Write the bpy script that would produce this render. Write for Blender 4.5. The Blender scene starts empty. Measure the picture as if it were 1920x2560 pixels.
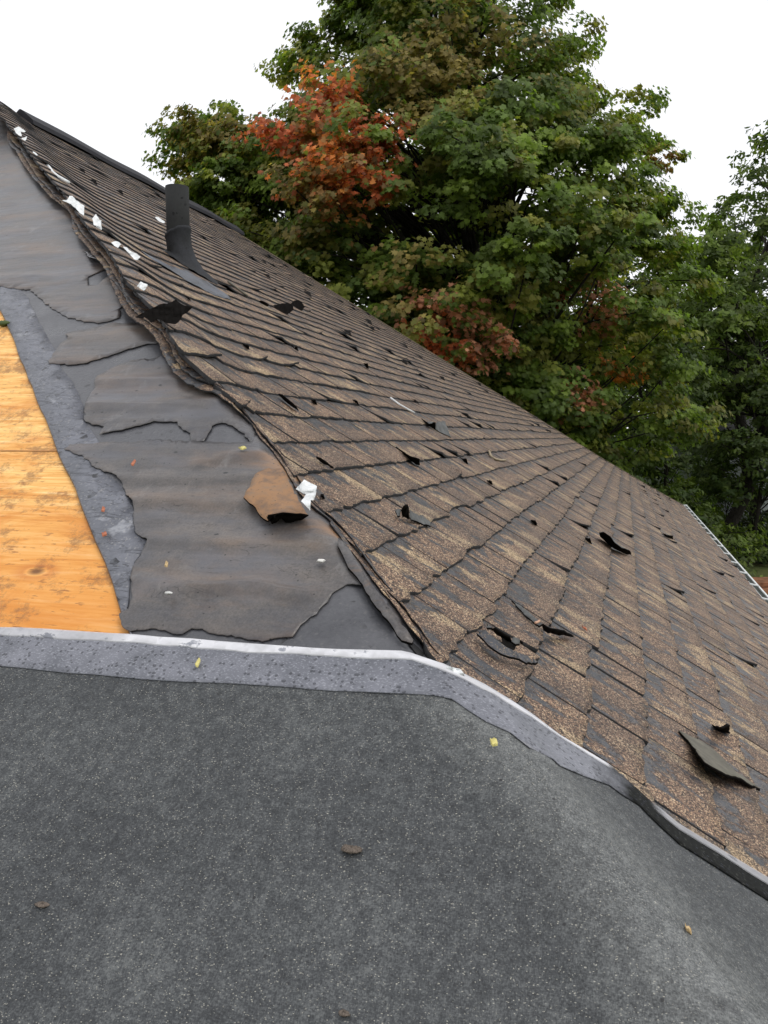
import bpy, math, random
import numpy as np
from mathutils import Vector, Matrix
from mathutils.geometry import delaunay_2d_cdt

random.seed(7); rng = np.random.default_rng(7)
sc = bpy.context.scene
COL = sc.collection

# ------------------------------------------------------------ camera, sky, sun
FPX, CX, CY = 2100.0, 960.0, 1280.0          # focal length and centre for a 1920x2560 picture
TT = 0.65                                    # roof pitch: rise over run
S = 1.42
pitch = math.atan(187 / FPX); psi = math.atan(605 / math.hypot(FPX, 187))
Fv = np.array([math.cos(psi) * math.cos(pitch), math.sin(psi) * math.cos(pitch), -math.sin(pitch)])
Rv = np.array([math.sin(psi), -math.cos(psi), 0.0])
Uv = np.cross(Rv, Fv)
def ray(px, py): return Fv + Rv * (px - CX) / FPX - Uv * (py - CY) / FPX
CAM = -ray(972, 1539) * S                    # the hip passes through the origin
cd = bpy.data.cameras.new('camera'); cam = bpy.data.objects.new('camera', cd); COL.objects.link(cam)
M = Matrix(((Rv[0], Uv[0], -Fv[0], CAM[0]), (Rv[1], Uv[1], -Fv[1], CAM[1]), (Rv[2], Uv[2], -Fv[2], CAM[2]), (0, 0, 0, 1)))
cam.matrix_world = M
cd.sensor_fit = 'VERTICAL'; cd.sensor_height = 24; cd.lens = FPX / 2560 * 24
cd.clip_start = 0.02; cd.clip_end = 2000
sc.camera = cam

SUN_EL, SUN_AZ = math.radians(58), math.radians(200)
w = bpy.data.worlds.new('World'); sc.world = w; w.use_nodes = True
wn = w.node_tree.nodes; wl = w.node_tree.links
for n in list(wn): wn.remove(n)
wo = wn.new('ShaderNodeOutputWorld'); bg = wn.new('ShaderNodeBackground'); sky = wn.new('ShaderNodeTexSky')
sky.sky_type = 'NISHITA'; sky.sun_disc = False; sky.sun_elevation = SUN_EL; sky.sun_rotation = SUN_AZ
sky.dust_density = 6.0; sky.air_density = 1.0
mixw = wn.new('ShaderNodeMix'); mixw.data_type = 'RGBA'; mixw.inputs[0].default_value = 0.93   # a closed white cloud cover over the sky
mixw.inputs[7].default_value = (11.4, 11.5, 11.9, 1)
wl.new(sky.outputs[0], mixw.inputs[6]); wl.new(mixw.outputs[2], bg.inputs[0]); wl.new(bg.outputs[0], wo.inputs[0])
bg.inputs[1].default_value = 0.1
sl = bpy.data.lights.new('sun', 'SUN'); sl.energy = 1.0; sl.angle = math.radians(25); sl.color = (1, .97, .92)
sun = bpy.data.objects.new('sun', sl); COL.objects.link(sun)
sd = Vector((math.sin(SUN_AZ) * math.cos(SUN_EL), math.cos(SUN_AZ) * math.cos(SUN_EL), math.sin(SUN_EL)))
sun.rotation_euler = sd.to_track_quat('Z', 'Y').to_euler(); sun.location = (0, 0, 30)
sc.view_settings.view_transform = 'Standard'; sc.view_settings.look = 'None'
sc.view_settings.exposure = 0.0; sc.view_settings.gamma = 1.0
sc.cycles.max_bounces = 5; sc.cycles.diffuse_bounces = 3; sc.cycles.glossy_bounces = 2

# ------------------------------------------------------------ noise
def _h(ix, iy, s):
    n = (ix.astype(np.int64) * 374761393 + iy.astype(np.int64) * 668265263 + s * 974634777) & 0x7fffffff
    n = ((n ^ (n >> 13)) * 1274126177) & 0x7fffffff
    return ((n ^ (n >> 16)) & 0xffff) / 65535.0
def vnoise(x, y, s=0):
    x = np.asarray(x, float); y = np.asarray(y, float)
    ix = np.floor(x); iy = np.floor(y); fx = x - ix; fy = y - iy
    fx = fx * fx * (3 - 2 * fx); fy = fy * fy * (3 - 2 * fy)
    a = _h(ix, iy, s); b = _h(ix + 1, iy, s); c = _h(ix, iy + 1, s); d = _h(ix + 1, iy + 1, s)
    return (a * (1 - fx) + b * fx) * (1 - fy) + (c * (1 - fx) + d * fx) * fy - 0.5
def fbm(x, y, s=0, o=3):
    r = 0; a = 1.0
    for i in range(o):
        r = r + a * vnoise(np.asarray(x) * 2 ** i, np.asarray(y) * 2 ** i, s + i * 17); a *= .5
    return r

# ------------------------------------------------------------ objects
def tag(o, label=None, cat=None, group=None, kind=None):
    if label: o['label'] = label
    if cat: o['category'] = cat
    if group: o['group'] = group
    if kind: o['kind'] = kind
    return o
def empty(name, loc, label, cat, group=None):
    o = bpy.data.objects.new(name, None); COL.objects.link(o); o.location = loc
    return tag(o, label, cat, group)
def mesh_obj(name, V, Fs, mats, parent=None, origin=(0, 0, 0), smooth=True, midx=None, attrs=None):
    """V (n,3) world coordinates; Fs list/array of faces; parent: its world location is taken as parent.location"""
    V = np.asarray(V, float).reshape(-1, 3)
    me = bpy.data.meshes.new(name)
    if parent is not None: pl = np.array(parent['wloc']) if 'wloc' in parent else np.array(parent.location)
    org = np.array(origin, float)
    VV = V - org
    if isinstance(Fs, np.ndarray):
        k = Fs.shape[1]; nf = len(Fs)
        me.vertices.add(len(VV)); me.vertices.foreach_set('co', VV.astype(np.float32).ravel())
        me.loops.add(nf * k); me.loops.foreach_set('vertex_index', Fs.astype(np.int32).ravel())
        me.polygons.add(nf); me.polygons.foreach_set('loop_start', np.arange(0, nf * k, k, dtype=np.int32))
        me.update(calc_edges=True)
    else:
        me.from_pydata([tuple(v) for v in VV], [], [tuple(int(i) for i in f) for f in Fs]); me.update()
    for m in (mats if isinstance(mats, (list, tuple)) else [mats]): me.materials.append(m)
    if midx is not None: me.polygons.foreach_set('material_index', np.asarray(midx, dtype=np.int32))
    if smooth: me.polygons.foreach_set('use_smooth', np.ones(len(me.polygons), dtype=bool))
    if attrs:
        for k_, (typ, data) in attrs.items():
            a = me.attributes.new(k_, typ, 'POINT')
            a.data.foreach_set('color' if typ == 'FLOAT_COLOR' else ('vector' if typ == 'FLOAT_VECTOR' else 'value'), np.asarray(data, dtype=np.float32).ravel())
    me.update()
    o = bpy.data.objects.new(name, me); COL.objects.link(o)
    if parent is not None:
        o.parent = parent; o.location = tuple(org - pl)
        o['wloc'] = [float(v) for v in org]
    else: o.location = tuple(org)
    return o

# ------------------------------------------------------------ roof geometry
NZ = math.sqrt(1 + TT * TT)
def roofz(x, y, k=0.0):
    x = np.asarray(x, float); y = np.asarray(y, float)
    m = np.minimum(x, y)
    if k > 0:
        hh = np.maximum(k - np.abs(x - y), 0) / k; m = m - hh * hh * k * .25
    return TT * m
def hit(px, py, h=0.0, plane='B'):
    """where the line of sight through a picture point meets the roof, h metres above it -> (x, y)"""
    d = ray(px, py); c = CAM - np.array([0, 0, h])
    sR = -(c[2] - TT * c[1]) / (d[2] - TT * d[1]); sL = -(c[2] - TT * c[0]) / (d[2] - TT * d[0])
    s = {'R': sR, 'L': sL, 'B': max(sR, sL)}[plane]
    p = c + s * d
    return float(p[0]), float(p[1])
def hitf(px, py, hf, plane='R'):
    h = 0.0
    for _ in range(6):
        x, y = hit(px, py, h, plane); h = float(hf(np.array([x]), np.array([y]))[0])
    return x, y
def P(pts, h=0.0, plane='B'): return [hit(a, b, h, plane) for a, b in pts]
def zz(ox, oy, s): return lambda pts: [(ox + a / s, oy + b / s) for a, b in pts]
Z1 = zz(0, 250, 2.304); Z2 = zz(0, 850, 2.304); Z3 = zz(500, 950, 2.074); Z4 = zz(1100, 1200, 2.011); Z6 = zz(900, 1400, 3.318)
ZD = zz(0, 0, 0.8641)                        # whole-picture coordinates
ZA = zz(0, 270, 5.53); ZB = zz(150, 550, 4.1475); ZC = zz(1600, 1050, 4.425)

def jag(poly, step=0.03, amp=0.004, seed=0, closed=True):
    """subdivide an xy outline and fray it"""
    out = []; n = len(poly)
    for i in range(n if closed else n - 1):
        a = np.array(poly[i]); b = np.array(poly[(i + 1) % n]); L = np.linalg.norm(b - a)
        m = max(1, int(L / step)); nrm = np.array([-(b - a)[1], (b - a)[0]]) / (L + 1e-9)
        for j in range(m):
            p = a + (b - a) * j / m
            d = float(fbm(p[0] / step * .6, p[1] / step * .6, seed, 3)) * amp * 2
            out.append(tuple(p + nrm * d))
    if not closed: out.append(tuple(poly[-1]))
    return out
def inside(pts, poly):
    x = pts[:, 0]; y = pts[:, 1]; c = np.zeros(len(pts), bool); n = len(poly)
    for i in range(n):
        x1, y1 = poly[i]; x2, y2 = poly[(i + 1) % n]
        if y1 == y2: continue
        cond = ((y1 > y) != (y2 > y)) & (x < (x2 - x1) * (y - y1) / (y2 - y1) + x1)
        c ^= cond
    return c
def triangulate(outline, holes=(), res=0.03, grow=0.012):
    """outline + interior points spaced with distance from the camera foot -> verts2d, tris, boundary edges"""
    pts = [Vector(p) for p in outline]; edges = []
    n = len(outline); edges += [(i, (i + 1) % n) for i in range(n)]
    for h in holes:
        s = len(pts); pts += [Vector(p) for p in h]; edges += [(s + i, s + (i + 1) % len(h)) for i in range(len(h))]
    o = np.array(outline); lo = o.min(0); hi = o.max(0)
    cand = []; x = lo[0]
    while x < hi[0]:
        dd = max(0.0, x + 0.3); st = res + grow * dd
        ys = np.arange(lo[1], hi[1], st * 1.2) + random.uniform(0, st)
        cand.append(np.stack([np.full(len(ys), x) + rng.uniform(-.2, .2, len(ys)) * st, ys], 1)); x += st
    cand = np.concatenate(cand); m = inside(cand, outline)
    for h in holes: m &= ~inside(cand, h)
    pts += [Vector(p) for p in cand[m]]
    v, e, f, *_ = delaunay_2d_cdt(pts, edges, [], 0, 1e-6)
    v = np.array([tuple(p) for p in v]); f = np.array([t for t in f if len(t) == 3])
    c = v[f].mean(1); m = inside(c, outline)
    for h in holes: m &= ~inside(c, h)
    f = f[m]
    a, b, cc = v[f[:, 0]], v[f[:, 1]], v[f[:, 2]]
    flip = ((b[:, 0] - a[:, 0]) * (cc[:, 1] - a[:, 1]) - (b[:, 1] - a[:, 1]) * (cc[:, 0] - a[:, 0])) < 0
    f[flip] = f[flip][:, ::-1]
    ed = {}
    for t in f:
        for i in range(3):
            p, q = int(t[i]), int(t[(i + 1) % 3])
            if (q, p) in ed: del ed[(q, p)]
            else: ed[(p, q)] = 1
    return v, f, list(ed.keys())
def sheet(name, outline, holes, hf, mat, parent, res=.03, grow=.012, k=.03, thick=.003, label=None, lift=None, mats=None, attrs_fn=None):
    """a thin sheet lying on the roof: hf(x,y) gives its height; the rim drops by thick"""
    v, f, be = triangulate(outline, holes, res, grow)
    h = hf(v[:, 0], v[:, 1])
    z = roofz(v[:, 0], v[:, 1], k) + h * NZ
    if lift is not None: z = z + 0
    V = np.column_stack([v, z]); n = len(V)
    rim = sorted({i for e_ in be for i in e_}); ri = {i: n + j for j, i in enumerate(rim)}
    low = V[rim].copy(); low[:, 2] -= thick
    faces = [tuple(t) for t in f] + [(p, ri[p], ri[q], q) for p, q in be]
    VV = np.concatenate([V, low])
    at = attrs_fn(VV) if attrs_fn else None
    o = mesh_obj(name, VV, faces, mat, parent, attrs=at)
    me = o.data
    sm = np.ones(len(me.polygons), bool); sm[len(f):] = False
    me.polygons.foreach_set('use_smooth', sm)
    if mats: 
        me.materials.append(mats); mi = np.zeros(len(me.polygons), np.int32); mi[len(f):] = 1; me.polygons.foreach_set('material_index', mi)
    if label: o['label'] = label
    return o
def flap(name, pts, mat, parent=None, res=.02, thick=.003, plane='R', under=None, label=None, cat=None, group=None, bend=0.0, top=False, smoothp=2.0, fray=.0025, seed=1):
    """a loose or lifted scrap: outline points (px, py, height above the roof); the inside is smoothed between them"""
    o3 = [(*hit(a, b, h * NZ, plane), h) for a, b, h in pts]
    xy = [(p[0], p[1]) for p in o3]
    L = np.array(o3)
    out = jag(xy, max(res * .7, .006), fray, seed)
    v, f, be = triangulate(out, (), res, 0.0)
    d2 = ((v[:, None, :] - L[None, :, :2]) ** 2).sum(2) + 1e-7
    # dense outline samples make the interpolation follow the rim
    rim = []
    for i in range(len(L)):
        for t in np.linspace(0, 1, 11)[:-1]: rim.append(L[i] * (1 - t) + L[(i + 1) % len(L)] * t)
    rim = np.array(rim); d2 = ((v[:, None, :] - rim[None, :, :2]) ** 2).sum(2) + 1e-7
    w_ = 1 / d2 ** (1.0 + smoothp / 2); h = (w_ * rim[:, 2]).sum(1) / w_.sum(1)
    if bend:
        dm = np.sqrt(d2.min(1)); h = h + bend * (1 - np.exp(-dm / .03))
    h = h + .3 * res * fbm(v[:, 0] / .03, v[:, 1] / .03, seed) * .5
    base = TT * v[:, 1] if plane == 'R' else (TT * v[:, 0] if plane == 'L' else roofz(v[:, 0], v[:, 1]))
    z = base + h * NZ
    V = np.column_stack([v, z]); n = len(V); W = V.copy(); W[:, 2] -= thick
    faces = [tuple(t) for t in f] + [tuple(n + i for i in t[::-1]) for t in f] + [(p, n + p, n + q, q) for p, q in be]
    mi = [0] * len(f) + [1] * len(f) + [1] * len(be)
    c = V.mean(0); c[2] = V[:, 2].min()
    ob = mesh_obj(name, np.concatenate([V, W]), faces, [mat, under or mat], parent, origin=tuple(c), midx=mi)
    tag(ob, label, cat, group)
    return ob

def card(name, pts, mat, parent, tilt, rel, crumple, under, label, cat=None, group=None, thick=.0015, h=.02, plane='B', seed=1):
    """a crumpled scrap standing on the roof: its lowest point touches, the rest leans back up the slope"""
    low = max(pts, key=lambda p: p[1]); x, y = hit(low[0], low[1], h * NZ, plane)
    p0 = np.array([x, y, float(roofz(x, y)) + h * NZ]); d0 = float((p0 - CAM) @ Fv)
    out = jag(pts, 2.5, .8, seed); pv = [Vector(p) for p in out]; n0 = len(pv)
    a = np.array(pts); gx, gy = np.meshgrid(np.arange(a[:, 0].min(), a[:, 0].max(), 4.0), np.arange(a[:, 1].min(), a[:, 1].max(), 4.0))
    c = np.stack([gx.ravel(), gy.ravel()], 1); c = c[inside(c, out)]; pv += [Vector(p) for p in c]
    v, e, f, *_ = delaunay_2d_cdt(pv, [(i, (i + 1) % n0) for i in range(n0)], [], 0, 1e-6)
    v = np.array([tuple(p) for p in v]); f = [tuple(t) for t in f if len(t) == 3]
    cc = np.array([v[list(t)].mean(0) for t in f]); k = inside(cc, out); f = [t for t, q in zip(f, k) if q]
    ed = {}
    for t in f:
        for i in range(3):
            p, q = t[i], t[(i + 1) % 3]
            if (q, p) in ed: del ed[(q, p)]
            else: ed[(p, q)] = 1
    up = (low[1] - v[:, 1]) * d0 / FPX; sd = (v[:, 0] - low[0]) * d0 / FPX
    fold = np.abs(vnoise(v[:, 0] / 13.0 + seed, v[:, 1] / 17.0, seed)) * 2 * crumple
    dep = d0 + tilt * up + rel * sd - fold
    V = np.array([CAM + ray(px, py) * d for (px, py), d in zip(v, dep)]); W = V + Fv * thick; n = len(V)
    F = f + [tuple(n + i for i in t[::-1]) for t in f] + [(p, n + p, n + q, q) for p, q in ed]
    o = mesh_obj(name, np.concatenate([V, W]), F, [mat, under], parent, origin=tuple(p0), smooth=False, midx=[0] * len(f) + [1] * len(f) + [1] * len(ed))
    return tag(o, label, cat, group)

# ------------------------------------------------------------ materials
class NT:
    def __init__(s, name, rough=.8, spec=.5):
        s.m = bpy.data.materials.new(name); s.m.use_nodes = True; s.t = s.m.node_tree
        s.b = s.t.nodes['Principled BSDF']; s.b.inputs['Roughness'].default_value = rough
        s.b.inputs['Specular IOR Level'].default_value = spec
        s.tc = s.t.nodes.new('ShaderNodeTexCoord')
    def n(s, typ, **kw):
        a = s.t.nodes.new('ShaderNode' + typ)
        for k, v in kw.items(): setattr(a, k, v)
        return a
    def link(s, a, b): s.t.links.new(a, b)
    def obj(s, scale=(1, 1, 1), src=None, rot=(0, 0, 0)):
        mp = s.n('Mapping'); mp.inputs['Scale'].default_value = scale; mp.inputs['Rotation'].default_value = rot
        s.link(src or s.tc.outputs['Object'], mp.inputs[0]); return mp.outputs[0]
    def attr(s, name, out='Vector'):
        a = s.n('Attribute', attribute_name=name); return a.outputs[out]
    def noise(s, vec, scale, detail=3, rough=.6, dist=0):
        a = s.n('TexNoise'); a.inputs['Scale'].default_value = scale; a.inputs['Detail'].default_value = detail
        a.inputs['Roughness'].default_value = rough; a.inputs['Distortion'].default_value = dist
        s.link(vec, a.inputs['Vector']); return a.outputs['Fac']
    def vor(s, vec, scale, out='Color', feature='F1', rnd=1.0):
        a = s.n('TexVoronoi', feature=feature); a.inputs['Scale'].default_value = scale; a.inputs['Randomness'].default_value = rnd
        s.link(vec, a.inputs['Vector']); return a.outputs[out]
    def ramp(s, fac, stops, interp='LINEAR'):
        a = s.n('ValToRGB'); a.color_ramp.interpolation = interp
        e = a.color_ramp.elements
        while len(e) < len(stops): e.new(.5)
        for i, (p, c) in enumerate(stops):
            e[i].position = p; c = (c, c, c) if isinstance(c, (int, float)) else c; e[i].color = (*c, 1)
        s.link(fac, a.inputs[0]); return a.outputs[0]
    def mix(s, fac, a, b, mode='MIX'):
        m = s.n('Mix', data_type='RGBA', blend_type=mode)
        for sock, v in ((0, fac), (6, a), (7, b)):
            if isinstance(v, bpy.types.NodeSocket): s.link(v, m.inputs[sock])
            elif isinstance(v, (int, float)): m.inputs[sock].default_value = v if sock == 0 else (v, v, v, 1)
            else: m.inputs[sock].default_value = (*v, 1)
        return m.outputs[2]
    def math(s, op, a, b=0.0, clamp=False):
        m = s.n('Math', operation=op, use_clamp=clamp)
        for i, v in enumerate((a, b)):
            if isinstance(v, bpy.types.NodeSocket): s.link(v, m.inputs[i])
            else: m.inputs[i].default_value = v
        return m.outputs[0]
    def sep(s, vec):
        a = s.n('SeparateXYZ'); s.link(vec, a.inputs[0]); return a.outputs
    def bump(s, h, dist=.002, strength=1.0):
        b = s.n('Bump'); b.inputs['Distance'].default_value = dist; b.inputs['Strength'].default_value = strength
        s.link(h, b.inputs['Height']); s.link(b.outputs[0], s.b.inputs['Normal'])
    def col(s, c):
        if isinstance(c, bpy.types.NodeSocket): s.link(c, s.b.inputs['Base Color'])
        else: s.b.inputs['Base Color'].default_value = (*c, 1)
    def rough(s, c): s.link(c, s.b.inputs['Roughness'])

def plain(name, c, rough=.7, spec=.5, var=.25, scale=30, bump=.001):
    t = NT(name, rough, spec); o = t.obj(); nz = t.noise(o, scale, 4)
    lo = tuple(v * (1 - var) for v in c); hi = tuple(min(1, v * (1 + var)) for v in c)
    t.col(t.ramp(nz, [(.3, lo), (.7, hi)])); t.bump(nz, bump); return t.m

# shingles: uvs = (metres along the course, 0 top .. 1 butt, random per tab)
def granules(t, vec, scale=430):
    v = t.vor(vec, scale); r = t.sep(v)[0]
    dark = t.ramp(r, [(0, (.016, .011, .009)), (.30, (.066, .045, .034)), (.58, (.150, .096, .068)), (.80, (.285, .19, .125)), (.92, (.46, .34, .22)), (1, (.60, .50, .36))])
    tan = t.ramp(r, [(0, (.05, .036, .022)), (.3, (.22, .165, .095)), (.7, (.42, .33, .20)), (1, (.62, .52, .36))])
    return dark, tan, r
def shingle_mat():
    t = NT('asphalt_shingle', .72, .45)
    o = t.obj(); uv = t.attr('uvs'); u, v, rd = t.sep(uv)
    dark, tan, r = granules(t, o)
    cmb = t.n('CombineXYZ'); t.link(t.math('MULTIPLY', u, 9.0), cmb.inputs[0]); t.link(t.math('MULTIPLY', v, .45), cmb.inputs[1]); t.link(t.math('MULTIPLY', rd, 37.0), cmb.inputs[2])
    pn = t.noise(cmb.outputs[0], 1.0, 2, .5)
    pm = t.ramp(t.math('ADD', pn, t.math('MULTIPLY', t.math('SUBTRACT', r, .5), .10)), [(.58, 0), (.66, 1)])
    col = t.mix(t.math('MULTIPLY', pm, .72), dark, tan)
    # tone differs from tab to tab
    tone = t.ramp(t.noise(cmb.outputs[0], .5, 1), [(.3, (.66, .64, .66)), (.7, (1.25, 1.16, 1.08))])
    col = t.mix(1.0, col, tone, 'MULTIPLY')
    # granules lost below the butt of the course above and in streaks down the slope
    cm2 = t.n('CombineXYZ'); t.link(t.math('MULTIPLY', u, 22.0), cm2.inputs[0]); t.link(t.math('MULTIPLY', v, 1.6), cm2.inputs[1]); t.link(t.math('MULTIPLY', rd, 91.0), cm2.inputs[2])
    bn = t.noise(cm2.outputs[0], 1.0, 5, .62, .3)
    fn = t.noise(o, 60, 3)
    s_ = t.math('ADD', bn, t.math('MULTIPLY', t.math('SUBTRACT', fn, .5), .22))
    s_ = t.math('SUBTRACT', s_, t.math('MULTIPLY', t.math('POWER', v, .7), .26)); s_ = t.math('ADD', s_, t.math('MULTIPLY', t.math('SUBTRACT', r, .5), .09))
    bare = t.ramp(s_, [(.375, 0), (.42, 1)])
    asph = t.ramp(t.noise(o, 45, 4), [(.3, (.022, .023, .027)), (.7, (.062, .064, .073))])
    asph = t.mix(t.ramp(r, [(.86, 0), (.92, .55)]), asph, (.3, .22, .14))
    col = t.mix(bare, col, asph)
    # small black pits and stains
    pit = t.ramp(t.noise(t.obj((1, 1, 1)), 28, 5, .7), [(.62, 0), (.67, 1)])
    col = t.mix(t.math('MULTIPLY', pit, .85), col, (.012, .012, .013))
    t.col(col)
    t.rough(t.ramp(bare, [(0, .66), (1, .42)]))
    hh = t.math('ADD', t.math('MULTIPLY', r, .6), t.math('MULTIPLY', bare, -1.0))
    t.bump(hh, .0012, .8)
    return t.m
M_SH = shingle_mat()
M_SHB = plain('asphalt_core', (.012, .012, .013), .75, .4, .5, 200, .001)
def asphalt_mat(name, lo, hi, rough=.5, speck=.0, cracks=False, bump=.0012):
    t = NT(name, rough, .5); o = t.obj()
    a = t.noise(o, 9, 5, .6); b = t.noise(o, 120, 3)
    c = t.ramp(t.math('ADD', t.math('MULTIPLY', a, .7), t.math('MULTIPLY', b, .3)), [(.36, lo), (.64, hi)])
    hgt = b
    if cracks:
        st = t.obj((42, 9, 9)); cn = t.noise(st, 1.0, 4, .6, 1.2)
        ck = t.ramp(cn, [(.47, 0), (.485, 1), (.50, 0)])
        c = t.mix(t.math('MULTIPLY', ck, .55), c, tuple(v * .25 for v in lo))
        hgt = t.math('SUBTRACT', b, ck)
        lt = t.ramp(t.noise(t.obj((7, 5, 5)), 1.0, 5, .7), [(.60, 0), (.66, 1)])
        c = t.mix(t.math('MULTIPLY', lt, .5), c, (.42, .43, .46))
    if speck:
        r = t.sep(t.vor(o, 260))[0]; c = t.mix(t.ramp(r, [(.93, 0), (.97, speck)]), c, (.5, .47, .42))
    dk = t.ramp(t.sep(t.vor(o, 70))[1], [(.95, 0), (.97, .8)]); c = t.mix(t.math('MULTIPLY', dk, t.ramp(t.noise(o, 30, 2), [(.45, 0), (.6, 1)])), c, (.01, .01, .011))
    t.col(c); t.bump(hgt, bump, .8); t.rough(t.ramp(a, [(.35, rough - .12), (.65, rough + .12)]))
    return t.m
M_OLD = asphalt_mat('bare_asphalt_sheet', (.050, .051, .058), (.092, .093, .102), .38, .05)
M_STRIP = asphalt_mat('cracked_membrane', (.085, .09, .108), (.165, .172, .20), .42, .2, True)
def felt_mat():
    t = NT('roofing_felt', .5, .5); o = t.obj()
    a = t.noise(o, 3.2, 9, .72); f = t.noise(o, 220, 3)
    c = t.ramp(a, [(.36, (.052, .052, .060)), (.5, (.086, .079, .077)), (.62, (.140, .122, .110))])
    c = t.mix(.5, c, t.ramp(f, [(.3, .25), (.7, .75)]), 'OVERLAY')
    # rust-brown staining, strongest along the hip and in streaks across
    sx = t.sep(o); d = t.math('SUBTRACT', sx[0], sx[1])
    hipm = t.ramp(t.math('ADD', t.math('MULTIPLY', d, 3.5), .75), [(.45, 0), (.8, 1)])
    st = t.noise(t.obj((9, 2.2, 2)), 1.0, 5, .65, .5)
    rm = t.math('MULTIPLY', t.ramp(st, [(.48, 0), (.66, 1)]), t.math('ADD', t.math('MULTIPLY', hipm, .85), .22))
    c = t.mix(rm, c, (.27, .145, .065))
    gy = t.ramp(t.noise(t.obj((6, 3, 3)), 1.0, 4, .6), [(.5, 0), (.64, .65)]); c = t.mix(gy, c, (.105, .108, .125))
    bd = t.noise(t.obj((13, 1.1, 2)), 1.0, 4, .6, .3); c = t.mix(t.ramp(bd, [(.56, 0), (.68, .22)]), c, (.165, .12, .085))
    ck = t.ramp(t.noise(t.obj((30, 5, 5)), 1.0, 4, .65, 1.0), [(.486, 0), (.492, 1), (.498, 0)]); c = t.mix(t.math('MULTIPLY', ck, t.ramp(t.noise(o, 3.5, 3), [(.5, 0), (.6, .8)])), c, (.02, .018, .018))
    v3 = t.vor(t.obj((26, 17, 20)), 1.0, 'Distance'); dk = t.math('MULTIPLY', t.ramp(t.math('ADD', v3, t.math('MULTIPLY', t.noise(o, 130, 3), .16)), [(.15, 1), (.19, 0)]), t.ramp(t.sep(t.vor(t.obj((26, 17, 20)), 1.0))[1], [(.55, 0), (.57, 1)]))
    c = t.mix(dk, c, (.012, .011, .011))
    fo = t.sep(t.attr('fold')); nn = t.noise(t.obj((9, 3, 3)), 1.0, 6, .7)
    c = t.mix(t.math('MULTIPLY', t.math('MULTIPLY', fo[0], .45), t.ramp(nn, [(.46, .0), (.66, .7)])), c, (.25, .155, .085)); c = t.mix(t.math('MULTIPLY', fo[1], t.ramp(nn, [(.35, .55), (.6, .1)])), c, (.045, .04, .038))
    v4 = t.vor(o, 75, 'Distance'); c = t.mix(t.math('MULTIPLY', t.ramp(v4, [(.12, 1), (.17, 0)]), t.ramp(t.sep(t.vor(o, 75))[0], [(.80, 0), (.82, .9)])), c, (.014, .013, .013))
    sc2 = t.ramp(t.noise(t.obj((5, 11, 8)), 1.0, 9, .75), [(.58, 0), (.66, .45)]); c = t.mix(sc2, c, (.20, .19, .185))
    t.col(c); t.rough(t.ramp(a, [(.3, .28), (.7, .48)]))
    wv = t.noise(t.obj((16, 3, 3)), 1.0, 3, .5)
    t.bump(t.math('ADD', t.math('MULTIPLY', wv, 3.0), t.math('MULTIPLY', f, .12)), .0035, .7)
    return t.m
M_FELT = felt_mat()
M_RUST = None
def rust_mat():
    t = NT('rust_stained_felt', .6, .4); o = t.obj()
    a = t.noise(o, 16, 5, .6)
    c = t.ramp(a, [(.3, (.12, .085, .065)), (.48, (.29, .155, .07)), (.6, (.22, .14, .085)), (.72, (.15, .125, .11))])
    c = t.mix(t.ramp(t.noise(o, 120, 3), [(.62, 0), (.7, .6)]), c, (.05, .035, .025))
    t.col(c); t.bump(a, .002); return t.m
M_RUST = rust_mat()
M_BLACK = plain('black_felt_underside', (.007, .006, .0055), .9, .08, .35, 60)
def ply_mat():
    t = NT('plywood', .62, .35); o = t.obj()
    g = t.noise(t.obj((60, 3.0, 3.0)), 1.0, 9, .74, .9)
    big = t.noise(t.obj((2.6, 1.3, 1)), 1.6, 4, .6, .4)
    c = t.ramp(g, [(.30, (.50, .20, .045)), (.43, (.76, .38, .095)), (.55, (.92, .55, .19)), (.68, (1.0, .76, .40))])
    sx = t.sep(o)
    lowm = t.ramp(t.math('ADD', sx[0], t.math('MULTIPLY', t.math('SUBTRACT', big, .5), .5)), [(.02, 1), (.30, 0)])
    c = t.mix(t.math('MULTIPLY', lowm, .7), c, (.66, .24, .035), 'MIX')
    c = t.mix(t.ramp(t.noise(t.obj((8, 3, 3)), 1.0, 5, .7, .8), [(.50, 0), (.66, .65)]), c, (.60, .21, .03))
    # weathered brown blotches
    c = t.mix(t.ramp(t.noise(t.obj((5, 4, 3)), 1.2, 8, .8), [(.52, 0), (.60, .7)]), c, (.23, .11, .045))
    fk = t.noise(t.obj((130, 22, 20)), 1.0, 3, .6)
    c = t.mix(t.ramp(fk, [(.62, 0), (.68, .7)]), c, (.28, .11, .035))
    # knots
    vd = t.vor(t.obj((7, 3.4, 3)), .9, 'Distance'); kn = t.ramp(vd, [(.035, 1), (.075, 0)]); c = t.mix(t.math('MULTIPLY', kn, .85), c, (.10, .035, .015))
    ring = t.ramp(vd, [(.075, 0), (.10, .5), (.19, 0)]); c = t.mix(ring, c, (.5, .15, .03))
    t.col(c); t.bump(g, .0015, .6); return t.m
M_PLY = ply_mat()
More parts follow.
